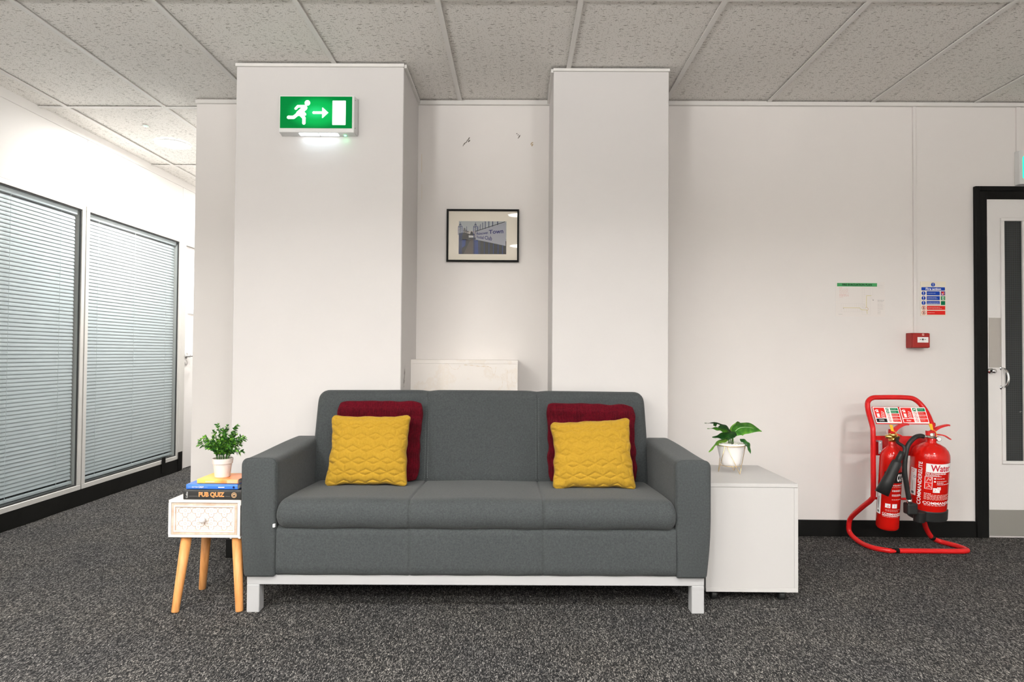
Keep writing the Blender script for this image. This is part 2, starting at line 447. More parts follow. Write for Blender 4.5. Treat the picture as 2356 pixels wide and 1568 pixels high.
SOLO = ('sign_block', 'notice_panel', 'label_block', 'sign_board', 'lettering')
class Print:
    """flat print (lettering, pictograms) laid on a surface given by fn(u, v, layer) -> world point"""
    def __init__(s, fn, step=None): s.fn = fn; s.bms = {}; s.step = step
    def bm(s, mt, name):
        if name in SOLO: key = (name, mt.name, len(s.bms))
        else: key = (name, mt.name, -1)
        return s.bms.setdefault(key, (bmesh.new(), mt))[0]
    def poly(s, pts, mt, layer=1, name='print'):
        bm = s.bm(mt, name)
        vs = [bm.verts.new(s.fn(u, v, layer)) for u, v in pts]
        bm.faces.new(vs)
    def rect(s, u0, v0, u1, v1, mt, layer=1, name='print'):
        n = 1 if not s.step else max(1, int(abs(u1 - u0) / s.step))
        bm = s.bm(mt, name); lo = [bm.verts.new(s.fn(u0 + (u1 - u0) * i / n, v0, layer)) for i in range(n + 1)]
        hi = [bm.verts.new(s.fn(u0 + (u1 - u0) * i / n, v1, layer)) for i in range(n + 1)]
        for i in range(n): bm.faces.new((lo[i], lo[i + 1], hi[i + 1], hi[i]))
    def rrect(s, u0, v0, u1, v1, r, mt, layer=1, name='print'):
        pts = []
        for cx, cy, a0 in ((u1 - r, v0 + r, -90), (u1 - r, v1 - r, 0), (u0 + r, v1 - r, 90), (u0 + r, v0 + r, 180)):
            for k in range(5):
                a = math.radians(a0 + 22.5 * k); pts.append((cx + r * math.cos(a), cy + r * math.sin(a)))
        s.poly(pts, mt, layer, name)
    def disc(s, u, v, r, mt, layer=1, name='print', n=24):
        s.poly([(u + r * math.cos(2 * PI * k / n), v + r * math.sin(2 * PI * k / n)) for k in range(n)], mt, layer, name)
    def ring(s, u, v, r, w, mt, layer=1, name='print', n=24):
        for k in range(n):
            a, b = 2 * PI * k / n, 2 * PI * (k + 1) / n
            s.poly([(u + r * math.cos(a), v + r * math.sin(a)), (u + r * math.cos(b), v + r * math.sin(b)),
                    (u + (r - w) * math.cos(b), v + (r - w) * math.sin(b)), (u + (r - w) * math.cos(a), v + (r - w) * math.sin(a))], mt, layer, name)
    def stroke(s, pts, w, mt, layer=1, name='print', round_=True):
        for (a, b) in zip(pts, pts[1:]):
            a = Vector(a); b = Vector(b); d = (b - a).normalized(); n = Vector((-d.y, d.x)) * w / 2
            s.poly([tuple(a - n), tuple(b - n), tuple(b + n), tuple(a + n)], mt, layer, name)
        if round_:
            for p in pts: s.disc(p[0], p[1], w / 2, mt, layer, name, 12)
    def text(s, string, u0, v0, u1, v1, mt, layer=1, name='lettering', bold=0.0, rot=False, shear=0.0, warp=None):
        cu = bpy.data.curves.new('t', 'FONT'); cu.body = string; cu.size = 1.0; cu.offset = bold; cu.resolution_u = 3; cu.shear = shear
        ob = bpy.data.objects.new('t', cu); COL.objects.link(ob)
        dg = bpy.context.evaluated_depsgraph_get()
        me = bpy.data.meshes.new_from_object(ob.evaluated_get(dg))
        bpy.data.objects.remove(ob); bpy.data.curves.remove(cu)
        xs = [v.co.x for v in me.vertices]; ys = [v.co.y for v in me.vertices]
        x0, x1, y0, y1 = min(xs), max(xs), min(ys), max(ys)
        bm = s.bm(mt, name); vs = []
        for v in me.vertices:
            a = (v.co.x - x0) / (x1 - x0); b = (v.co.y - y0) / (y1 - y0)
            if rot: a, b = 1 - b, a       # reads upwards
            u, w = u0 + a * (u1 - u0), v0 + b * (v1 - v0)
            if warp: u, w = warp(a, b)
            vs.append(bm.verts.new(s.fn(u, w, layer)))
        for p in me.polygons:
            try: bm.faces.new([vs[i] for i in p.vertices])
            except ValueError: pass
        bpy.data.meshes.remove(me)
    def lines(s, u0, v0, u1, n, pitch, h, mt, layer=1, name='small_print', seed=1, word=0.006):
        """rows of unreadably small print as broken dashes"""
        rg = random.Random(seed)
        for i in range(n):
            v = v0 - i * pitch; u = u0; end = u0 + (u1 - u0) * rg.uniform(0.72, 1.0)
            while u < end:
                w = word * rg.uniform(0.5, 1.6); s.rect(u, v, min(u + w, end), v + h, mt, layer, name); u += w + word * 0.35
    def build(s, parent):
        for (name, _, _), (bm, mt) in s.bms.items():
            obj(name, bm, mt, parent, kind='stuff' if name in ('small_print', 'pictogram', 'plan_lines', 'photo_print') else None)
        s.bms = {}
def plane_y(x0, y, z0, eps=0.0006):
    return lambda u, v, l: Vector((x0 + u, y - eps * l, z0 + v))

# ================================================================== THE SETTING
DW, XL, HC = 3.71, -2.917, 2.508
PLY, PRY = 3.229, 3.274
struct('floor', B(-4.6, 4.3, -4.6, 8.1, -0.05, 0.0), CARPET)
struct('wall_back', B(-1.891, 4.3, DW, DW + 0.12, 0, 2.53), WALL)
bpy.data.objects['wall_back'].data.materials[0] = WALL
struct('wall_corridor_right', B(-1.891, -1.77, DW + 0.12, 8.0, 0, 2.53), WALL)
struct('wall_corridor_end', B(-4.6, -1.77, 8.0, 8.1, 0, 2.53), WALL)
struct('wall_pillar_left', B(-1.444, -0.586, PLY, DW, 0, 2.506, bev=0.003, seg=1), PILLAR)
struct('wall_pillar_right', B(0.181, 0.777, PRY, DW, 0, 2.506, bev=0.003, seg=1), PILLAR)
struct('wall_right', B(4.2, 4.3, -4.5, DW, 0, 2.53), WALL)
struct('wall_rear', B(-4.6, 4.3, -4.6, -4.5, 0, 2.53), WALL)
struct('wall_office', B(-4.6, -4.5, -4.5, 8.0, 0, 2.53), mat('office_wall', (0.35, 0.38, 0.38), 0.8))
# left partition: solid panels behind the camera, upper panels, window frames
struct('wall_left', B(XL - 0.08, XL, -4.5, 3.02, 0, 2.53), PANEL)
lp = bmesh.new()
for a, b in ((3.02, 4.277), (4.281, 5.515), (5.519, 8.0)): box(lp, XL - 0.08, XL - 0.002, a, b, 2.012, 2.47)
struct('wall_left_upper', lp, PANEL)
struct('trim_1', B(XL - 0.08, XL + 0.006, 3.02, 8.0, 2.462, 2.53), PANEL)
struct('wall_left_far', B(XL - 0.08, XL, 6.52, 8.0, 0, 2.012), PANEL)
ceil = struct('ceiling', B(-4.6, 4.3, -4.6, 8.1, 2.532, 2.60), mat('ceiling_void', (0.3, 0.29, 0.27), 0.9))
xs = [-2.142 + 0.6 * k for k in range(-5, 12)]
ys = [2.625 + 1.2 * k for k in range(-6, 5)]
bar_me = {}
TG = 0.0035
tile_bm = B(0, 0.6 - 2 * TG, 0, 1.2 - 2 * TG, 0, 0.012)
tile_me = bpy.data.meshes.new('ceiling_tile'); tile_bm.to_mesh(tile_me); tile_bm.free(); tile_me.materials.append(TILE)
def clip(v, a, b): return max(a, min(b, v))
rg = random.Random(3)
for i in range(len(xs) - 1):
    for j in range(len(ys) - 1):
        x0, x1, y0, y1 = xs[i] + TG, xs[i + 1] - TG, ys[j] + TG, ys[j + 1] - TG
        zl = 2.5165 + rg.uniform(0, 0.003)
        lo = XL if y1 > 1 else XL
        cx0, cx1 = clip(x0, lo + 0.002, 4.19), clip(x1, lo + 0.002, 4.19)
        cy0, cy1 = clip(y0, -4.49, 7.99), clip(y1, -4.49, 7.99)
        if x0 > -1.89 + 0.0 and cy0 > DW: continue
        if cx0 >= -1.891: cy1 = min(cy1, DW)
        if cx1 - cx0 < 0.02 or cy1 - cy0 < 0.02: continue
        o = None
        if abs(cx1 - cx0 - 0.593) < 1e-3 and abs(cy1 - cy0 - 1.193) < 1e-3:
            o = bpy.data.objects.new('ceiling_tile', tile_me); COL.objects.link(o); o.parent = ceil; o.location = (cx0, cy0, zl)
        else:
            bm = B(0, cx1 - cx0, 0, cy1 - cy0, 0, 0.012); me = bpy.data.meshes.new('ceiling_tile'); bm.to_mesh(me); bm.free(); me.materials.append(TILE)
            o = bpy.data.objects.new('ceiling_tile', me); COL.objects.link(o); o.parent = ceil; o.location = (cx0, cy0, zl)
        o.rotation_euler = (rg.uniform(-0.0006, 0.0006), rg.uniform(-0.001, 0.001), 0)
def gbar(x0, x1, y0, y1):
    obj('grid_bar', B(x0, x1, y0, y1, 2.5080, 2.5135), TRIMW, ceil)
for x in xs:
    if x < XL + 0.01 or x > 4.19: continue
    yend = 7.99 if x < -1.9 else DW
    if -1.444 < x < -0.586: yend = PLY
    if 0.181 < x < 0.777: yend = PRY
    gbar(x - 0.0115, x + 0.0115, -4.49, yend)
for y in ys:
    x1 = 4.19 if y < DW else -1.9
    if -4.4 < y < 7.9: obj('grid_bar', B(XL + 0.002, x1, y - 0.0115, y + 0.0115, 2.5084, 2.5130), TRIMW, ceil)
# perimeter angles
tn = [1]
def trim(*a, mt=TRIMW):
    tn[0] += 1
    return struct('trim_%d' % tn[0], B(*a), mt)
trim(-1.891, -1.446, DW - 0.018, DW - 0.0005, 2.488, 2.5075)
trim(-1.446, -0.584, PLY - 0.012, PLY - 0.0005, 2.492, 2.5075)
trim(-0.5855, -0.573, PLY, DW - 0.02, 2.490, 2.5075)
trim(-0.5855, 0.1805, DW - 0.02, DW - 0.0005, 2.486, 2.5075)
trim(0.168, 0.1805, PRY, DW - 0.02, 2.490, 2.5075)
trim(0.179, 0.779, PRY - 0.012, PRY - 0.0005, 2.494, 2.5075)
trim(0.7775, 4.19, DW - 0.02, DW - 0.0005, 2.488, 2.5075)
# boxed ledge in the alcove
led = bmesh.new(); box(led, -0.5855, 0.0065, 3.5255, DW - 0.001, 0, 0.9775); struct('trim_%d' % (tn[0] + 1), led, WALLSTAIN)
led = bmesh.new(); box(led, -0.5855, 0.008, 3.524, DW - 0.001, 0.9778, 0.999, bev=0.001, seg=1); struct('trim_%d' % (tn[0] + 2), led, WALLSTAIN)
STC = mat('water_stain_brown', (0.70, 0.61, 0.51), 0.8)
LEDGE = bpy.data.objects['trim_%d' % (tn[0] + 1)]
def ledge_stain(pts, w):
    bm = bmesh.new(); k = 0.000642
    P = catmull([(-0.5855 + (x - 200) * k, 3.5253, 0.999 - (y - 445) * k) for x, y in pts], 5)
    prev = None
    for i, p in enumerate(P):
        d = (P[min(i + 1, len(P) - 1)] - P[max(i - 1, 0)]).normalized(); n = Vector((-d.z, 0, d.x)) * w * (0.6 + 0.5 * math.sin(i * 1.7))
        a = (bm.verts.new(p + n), bm.verts.new(p - n))
        if prev: bm.faces.new((prev[0], prev[1], a[1], a[0]))
        prev = a
    obj('water_stain', bm, STC, LEDGE)
for pts, w in (([(520, 482), (540, 500), (562, 522), (603, 526), (626, 494)], 0.0012), ([(660, 488), (730, 492), (800, 500), (860, 500), (890, 512)], 0.003),
               ([(895, 510), (903, 548), (915, 576), (928, 548), (935, 505)], 0.0012), ([(985, 590), (992, 640), (984, 690)], 0.0012), ([(1036, 530), (1030, 600), (1042, 690)], 0.0014), ([(1075, 545), (1068, 600), (1078, 640)], 0.001)):
    ledge_stain(pts, w)
# skirtings
struct('baseboard_back', B(0.7775, 2.640, DW - 0.016, DW, 0, 0.092, bev=0.002, seg=1), BLACKP)
struct('baseboard_left_of_pillar', B(-1.891, -1.445, DW - 0.016, DW, 0, 0.092), BLACKP)
pb = bmesh.new(); box(pb, -1.455, -0.575, PLY - 0.014, PLY, 0, 0.092); box(pb, -1.455, -1.444, PLY, DW - 0.017, 0, 0.092)
struct('baseboard_pillar', pb, BLACKP)
# black taped skirting along the partition, with uneven lower edge
bm = bmesh.new(); rg = random.Random(5); prev = None
for i in range(46):
    y = 0.2 + i * (5.535 - 0.2) / 45
    dz = 0.002 + 0.004 * rg.random(); ox = 0.004 + 0.006 * rg.random()
    a = [bm.verts.new((XL + ox, y, dz * 0.3)), bm.verts.new((XL + 0.004, y, 0.104)), bm.verts.new((XL + 0.0005, y, 0.104)), bm.verts.new((XL + 0.0005, y, 0))]
    if prev:
        for k in range(4): bm.faces.new((prev[k], prev[(k + 1) % 4], a[(k + 1) % 4], a[k]))
    else: bm.faces.new(a)
    prev = a
bm.faces.new(prev[::-1])
bb = struct('baseboard_left', bm, TAPE)
obj('tape_strip', B(XL + 0.0086, XL + 0.0102, 5.235, 5.29, 0.03, 0.158, bev=0.0005, seg=1), TAPE, bb)
obj('tape_strip', B(XL + 0.0086, XL + 0.0102, 5.488, 5.555, 0.004, 0.166, bev=0.0005, seg=1), TAPE, bb)
# scuffs on the plaster
def scuff(name, pts, y, mt, parent, axis='y', w=0.004):
    bm = bmesh.new(); r2 = random.Random(len(pts) * 7 + int(y * 100))
    for (a, b) in pts:
        n = 7; ang0 = r2.uniform(0, PI); sx, sz = w * r2.uniform(0.6, 1.6), w * r2.uniform(1.0, 3.2)
        vs = []
        for k in range(n):
            t = 2 * PI * k / n + ang0; q = r2.uniform(0.6, 1.2)
            du, dv = sx * q * math.cos(t), sz * q * math.sin(t); du += dv * 0.5
            p = (a + du, y - 0.0006, b + dv) if axis == 'y' else (y + 0.0006, a + du, b + dv)
            vs.append(bm.verts.new(p))
        bm.faces.new(vs)
    obj(name, bm, mt, parent)
SC = mat('scuff_grey', (0.20, 0.18, 0.16), 0.8); SCB = mat('scuff_brown', (0.48, 0.36, 0.22), 0.8)
wb = bpy.data.objects['wall_back']; wpl = bpy.data.objects['wall_pillar_left']
scuff('scuff_mark', [(-0.313, 2.263), (-0.302, 2.272), (-0.296, 2.282), (-0.288, 2.277), (-0.32, 2.254), (-0.290, 2.290)], DW, SC, wb)
scuff('scuff_mark', [(-0.008, 2.322), (0.0, 2.315), (0.008, 2.307), (0.004, 2.302)], DW, SC, wb)
scuff('scuff_mark', [(0.077, 2.262), (0.083, 2.255), (0.085, 2.27)], DW, SCB, wb)
scuff('scuff_mark', [(3.33, 0.935), (3.335, 0.915), (3.32, 0.90), (3.328, 0.885), (3.315, 0.875), (3.31, 0.89), (3.32, 0.86), (3.34, 0.925), (3.325, 0.905)], -0.586, mat('pale_scuff', (0.36, 0.34, 0.32), 0.8), wpl, axis='x', w=0.006)
stain = bmesh.new()
for (a, b, c, d) in ((-0.565, -0.5625, 2.09, 2.20), (-0.562, -0.5605, 1.93, 2.02)):
    box(stain, a, b, DW - 0.0008, DW - 0.0001, c, d)
obj('paint_run', stain, mat('old_drip', (0.72, 0.62, 0.48), 0.7), wb)

# windows in the partition --------------------------------------------------
def window(n, y0, y1, z0, z1):
    fb = bmesh.new(); t = 0.032
    box(fb, XL - 0.07, XL + 0.004, y0, y1, z1 - t, z1, bev=0.002, seg=1)
    box(fb, XL - 0.07, XL + 0.004, y0, y1, z0, z0 + t, bev=0.002, seg=1)
    box(fb, XL - 0.07, XL + 0.004, y0, y0 + t, z0 + t, z1 - t, bev=0.002, seg=1)
    box(fb, XL - 0.07, XL + 0.004, y1 - t, y1, z0 + t, z1 - t, bev=0.002, seg=1)
    w = struct('window_%d' % n, fb, ALU)
    gb = bmesh.new(); s = 0.008; a, b, c, d = y0 + t, y1 - t, z0 + t, z1 - t
    for q in ((a, b, d - s, d), (a, b, c, c + s), (a, a + s, c + s, d - s), (b - s, b, c + s, d - s)):
        box(gb, XL - 0.012, XL - 0.004, q[0], q[1], q[2], q[3])
    obj('glazing_bead', gb, mat('dark_gasket', (0.03, 0.03, 0.03), 0.6), w)
    pg = bmesh.new(); pg.faces.new([pg.verts.new(v) for v in ((XL - 0.012, a, c), (XL - 0.012, b, c), (XL - 0.012, b, d), (XL - 0.012, a, d))]); obj('pane', pg, GLASS, w)
    return a, b, c, d
W1 = window(1, 3.02, 4.268, 0.106, 2.010)
W2 = window(2, 4.278, 5.500, 0.106, 2.010)
def blind(W, label, cords):
    a, b, c, d = W; xc = XL - 0.036
    t = thing('venetian_blind', label, 'blind', (xc, (a + b) / 2, c), 0, 'venetian blinds in the glazed partition')
    obj('headrail', B(xc - 0.013, xc + 0.014, a + 0.012, b - 0.012, d - 0.036, d - 0.004, bev=0.002), BLIND, t)
    obj('bottom_rail', B(xc - 0.012, xc + 0.013, a + 0.016, b - 0.016, c + 0.016, c + 0.034, bev=0.003), BLIND, t)
    L_ = (b - a) / 2 - 0.020
    bm = bmesh.new(); prof = []
    for k in range(5):
        u = -0.0135 + 0.027 * k / 4; prof.append((u, 0.0028 * (1 - (u / 0.0135) ** 2)))
    ang = math.radians(-71)
    pr = [(u * math.cos(ang) - v * math.sin(ang), u * math.sin(ang) + v * math.cos(ang)) for u, v in prof]
    r0 = [bm.verts.new((p[0], -L_, p[1])) for p in pr]; r1 = [bm.verts.new((p[0], L_, p[1])) for p in pr]
    for k in range(4): bm.faces.new((r0[k], r0[k + 1], r1[k + 1], r1[k]))
    me = bpy.data.meshes.new('slat'); bm.to_mesh(me); bm.free(); me.materials.append(BLIND)
    for p in me.polygons: p.use_smooth = True
    z = c + 0.048; zt = d - 0.045; n = int((zt - z) / 0.0235)
    rg = random.Random(2)
    for k in range(n):
        o = bpy.data.objects.new('slat', me); COL.objects.link(o); o.parent = t
        o.location = (0, 0, z + (zt - z) * (k + 0.5) / n - c); o.rotation_euler = (0, 0, 0)
        if k < 12 and abs(a - W1[0]) < 1e-3: o.rotation_euler = (0, -0.10, 0)
    for y in cords:
        bm = bmesh.new(); tube(bm, [(xc + 0.0145, y, c + 0.02), (xc + 0.0145, y, d - 0.03)], 0.0013, 6)
        obj('cord', bm, BLIND, t)
blind(W1, 'white venetian blind behind the glass pane nearest the left edge of the photo', (3.20, 3.66, 4.07))
blind(W2, 'white venetian blind behind the further glass pane, next to the corridor door', (4.44, 4.87, 5.31))
# corridor door
fr = bmesh.new()
box(fr, XL - 0.07, XL + 0.006, 5.500, 5.575, 0, 2.010, bev=0.003, seg=1)
box(fr, XL - 0.07, XL + 0.006, 5.575, 6.46, 1.965, 2.010, bev=0.003, seg=1)
box(fr, XL - 0.07, XL + 0.006, 6.46, 6.52, 0, 2.010, bev=0.003, seg=1)
struct('trim_%d' % (tn[0] + 3), fr, ALU)
db = bmesh.new()
y0, y1, wy0, wy1, wz0, wz1 = 5.578, 6.457, 5.665, 5.93, 1.385, 1.815
box(db, XL - 0.055, XL - 0.012, y0, wy0, 0.006, 1.962); box(db, XL - 0.055, XL - 0.012, wy1, y1, 0.006, 1.962)
box(db, XL - 0.055, XL - 0.012, wy0, wy1, 0.006, wz0); box(db, XL - 0.055, XL - 0.012, wy0, wy1, wz1, 1.962)
d1 = struct('door_1', db, DOORW)
bd = bmesh.new()
for q in ((wy0 - 0.014, wy1 + 0.014, wz1, wz1 + 0.014), (wy0 - 0.014, wy1 + 0.014, wz0 - 0.014, wz0), (wy0 - 0.014, wy0, wz0, wz1), (wy1, wy1 + 0.014, wz0, wz1)):
    box(bd, XL - 0.012, XL - 0.004, *q)
obj('glazing_bead', bd, DOORW, d1)
obj('pane', B(XL - 0.036, XL - 0.030, wy0, wy1, wz0, wz1), DAY, d1)
hb = bmesh.new(); lathe(hb, [(0.026, 0), (0.026, 0.006), (0.011, 0.008), (0.011, 0.04)], M=axis_matrix((XL - 0.012, 5.63, 0.995), (XL + 0.1, 5.63, 0.995)), seg=20)
tube(hb, fillet([(XL + 0.026, 5.63, 0.995), (XL + 0.040, 5.632, 0.995), (XL + 0.042, 5.76, 0.995)], 0.01, 3), 0.009, 10)
obj('door_handle', hb, CHROME, d1, smooth=True)
hb = bmesh.new(); lathe(hb, [(0.024, 0), (0.024, 0.005), (0.020, 0.007)], M=axis_matrix((XL - 0.012, 5.63, 0.935), (XL + 0.1, 5.63, 0.935)), seg=20)
box(hb, XL - 0.006, XL - 0.003, 5.626, 5.634, 0.924, 0.944)
obj('lock_escutcheon', hb, CHROME, d1)

# black framed door on the right ------------------------------------------------
fb = bmesh.new()
def frame(bm, x0, x1, zt, w, y0, y1, bev=0.002):
    box(bm, x0, x0 + w, y0, y1, 0, zt, bev=bev, seg=1); box(bm, x1 - w, x1, y0, y1, 0, zt, bev=bev, seg=1)
    box(bm, x0 + w, x1 - w, y0, y1, zt - w, zt, bev=bev, seg=1)
frame(fb, 2.644, 3.70, 2.022, 0.026, DW - 0.024, DW - 0.0005)
frame(fb, 2.669, 3.675, 1.997, 0.047, DW - 0.014, DW - 0.0005)
struct('trim_%d' % (tn[0] + 4), fb, BLACKP)
dx0, dx1, gz0, gz1, gx0, gx1 = 2.718, 3.626, 0.440, 1.822, 2.812, 2.915
DY = DW - 0.010
db = bmesh.new()
box(db, dx0, gx0, DY, DW - 0.001, 0.012, 1.948); box(db, gx1, dx1, DY, DW - 0.001, 0.012, 1.948)
box(db, gx0, gx1, DY, DW - 0.001, 0.012, gz0); box(db, gx0, gx1, DY, DW - 0.001, gz1, 1.948)
d2 = struct('door_2', db, DOORW)
bd = bmesh.new()
for q in ((gx0 - 0.020, gx1 + 0.020, gz1, gz1 + 0.018), (gx0 - 0.020, gx1 + 0.020, gz0 - 0.018, gz0), (gx0 - 0.020, gx0, gz0, gz1), (gx1, gx1 + 0.020, gz0, gz1)):
    box(bd, q[0], q[1], DY - 0.010, DY + 0.001, q[2], q[3], bev=0.002, seg=1)
obj('glazing_bead', bd, DOORW, d2)
obj('pane', B(gx0, gx1, DY + 0.001, DY + 0.005, gz0, gz1), WIREGLASS, d2)
obj('push_plate', B(2.723, 2.792, DY - 0.002, DY, 0.975, 1.262), STEEL, d2)
obj('kick_plate', B(2.719, 3.62, DY - 0.002, DY, 0.013, 0.160), GREYST, d2)
hb = bmesh.new(); lathe(hb, [(0.017, 0), (0.017, 0.008), (0.009, 0.010), (0.009, 0.02), (0.013, 0.024), (0.013, 0.034), (0.006, 0.038)], M=axis_matrix((2.730, DY, 0.955), (2.730, DY - 1, 0.955)), seg=20)
obj('door_knob', hb, CHROME, d2, smooth=True)
hb = bmesh.new(); tube(hb, catmull([(2.797, DY, 0.975), (2.797, DY - 0.012, 0.970), (2.80, DY - 0.036, 0.95), (2.803, DY - 0.042, 0.915), (2.80, DY - 0.036, 0.88), (2.797, DY - 0.012, 0.862), (2.797, DY, 0.857)], 5), 0.006, 10)
lathe(hb, [(0.014, 0), (0.014, 0.003)], M=axis_matrix((2.797, DY, 0.972), (2.797, DY - 1, 0.972)), seg=14)
lathe(hb, [(0.014, 0), (0.014, 0.003)], M=axis_matrix((2.797, DY, 0.860), (2.797, DY - 1, 0.860)), seg=14)
obj('pull_handle', hb, CHROME, d2, smooth=True)

# ================================================================== SOFA
RZ = math.radians(0.92)
sofa = thing('sofa', 'grey fabric three seat sofa on a silver metal frame', 'sofa', (-0.155, 2.545, 0), RZ)
def sm(x, a, b):
    t = clip((x - a) / (b - a), 0, 1); return t * t * (3 - 2 * t)
SEAMS = (-0.266, 0.266)
def seam(x, w=0.0045): return sum(math.exp(-((x - s) / w) ** 2) for s in SEAMS)
def stations(x0, x1, n, r, extra=()):
    xs_ = [x0 + (x1 - x0) * i / n for i in range(n + 1)]
    for k in range(1, 8):
        a = r * (1 - math.cos(k / 8 * PI / 2)); xs_ += [x0 + a, x1 - a]
    for s in extra: xs_ += [s + d for d in (-0.016, -0.010, -0.006, -0.003, 0, 0.003, 0.006, 0.010, 0.016)]
    return sorted(set(round(v, 5) for v in xs_))
def loftx(xs_, prof_fn, cap=True):
    bm = bmesh.new(); rings = [[bm.verts.new(p) for p in prof_fn(x)] for x in xs_]; n = len(rings[0])
    for a, b in zip(rings, rings[1:]):
        for k in range(n): bm.faces.new((a[k], a[(k + 1) % n], b[(k + 1) % n], b[k]))
    if cap: bm.faces.new(rings[0][::-1]); bm.faces.new(rings[-1])
    return bm
def resample(pts, n):
    P = [Vector(p) for p in pts] + [Vector(pts[0])]; d = [0]
    for a, b in zip(P, P[1:]): d.append(d[-1] + (b - a).length)
    out = []; j = 0
    for i in range(n):
        t = d[-1] * i / n
        while d[j + 1] < t: j += 1
        out.append(P[j].lerp(P[j + 1], (t - d[j]) / max(1e-9, d[j + 1] - d[j])))
    return out
def edge_k(x, x0, x1, r):
    e = min(x - x0, x1 - x)
    if e >= r: return 1.0
    q = (r - e) / r; return math.sqrt(max(0.0, 1 - q * q))
# seat cushion
sp = resample(fillet([(0.54, 0.344, 0), (0.0, 0.334, 0), (-0.022, 0.375, 0), (-0.010, 0.452, 0), (0.16, 0.447, 0), (0.54, 0.424, 0)], [0.02, 0.03, 0.03, 0.055, 0.1, 0.02], 7, True), 90)
sx0, sx1 = -0.790, 0.793
def seatp(x):
    k = edge_k(x, sx0 - 0.0005, sx1 + 0.0005, 0.034); s = seam(x); out = []
    puff = 0.004 * sum(math.exp(-((x - c) / 0.16) ** 2) for c in (-0.53, 0, 0.53))
    for p in sp:
        y, z = p.x, p.y; cz = 0.388
        kk = 0.50 + 0.50 * k
        zz = cz + (z - cz) * kk
        if z > 0.42: zz += puff - 0.0055 * s
        yy = y + (1 - k) * 0.022 * (1 if y < 0.3 else 0) + (0.0060 * s if y < 0.03 else 0)
        if z < 0.36: zz += 0.0018 * math.sin(x * 23) 
        yy -= 0.004 * (1 - abs(2 * ((zz - 0.34) / 0.1) - 1)) if y < 0.01 else 0
        out.append((x, yy, zz))
    return out
obj('seat_cushion', loftx(stations(sx0, sx1, 60, 0.045, SEAMS), seatp), SOFA, sofa, smooth=True, local=True)
# front panel below the seat
fp = resample(fillet([(0.54, 0.150, 0), (0.004, 0.150, 0), (0.006, 0.345, 0), (0.54, 0.345, 0)], [0.01, 0.012, 0.02, 0.01], 5, True), 60)
def frontp(x):
    s = seam(x, 0.004)
    return [(x, p.x + (0.0045 * s if p.x < 0.02 else 0) - (0.004 * math.sin(PI * clip((p.y - 0.15) / 0.19, 0, 1)) if p.x < 0.02 else 0), p.y + (0.0012 * math.sin(x * 31) if p.y < 0.16 else 0)) for p in fp]
obj('front_panel', loftx(stations(-0.793, 0.796, 60, 0.01, SEAMS), frontp), SOFA, sofa, smooth=True, local=True)
# backrest
bp = resample(fillet([(0.540, 0.36, 0), (0.515, 0.43, 0), (0.572, 0.852, 0), (0.650, 0.852, 0), (0.655, 0.36, 0)], [0.01, 0.03, 0.035, 0.03, 0.01], 7, True), 90)
def backp(x):
    xc = -0.006; hw = 0.799
    e = hw - abs(x - xc); R = 0.048
    zt = 0.852 - (R - math.sqrt(max(0, R * R - (R - e) ** 2)) if e < R else 0)
    zt += -0.0045 * sum(math.exp(-((x - s) / 0.028) ** 2) for s in SEAMS) + 0.0035 * (seam(x, 0.5) - 1)
    k = edge_k(x, xc - hw - 0.0005, xc + hw + 0.0005, 0.03); out = []; s = seam(x)
    for p in bp:
        y, z = p.x, p.y
        z2 = 0.36 + (z - 0.36) * (zt - 0.36) / (0.852 - 0.36)
        yc = 0.56 + (z - 0.43) * 0.11
        y2 = yc + (y - yc) * (0.3 + 0.7 * k)
        front = y < yc
        if front: y2 += 0.0035 * s - 0.006 * math.sin(PI * clip((z - 0.40) / 0.45, 0, 1)) * k
        # sides widen slightly towards the seat
        xx = xc + (x - xc) * (1 + 0.022 * clip((0.80 - z2) / 0.4, 0, 1))
        out.append((xx, y2, z2))
    return out
obj('backrest', loftx(stations(-0.805, 0.793, 60, 0.065, SEAMS), backp), SOFA, sofa, smooth=True, local=True)
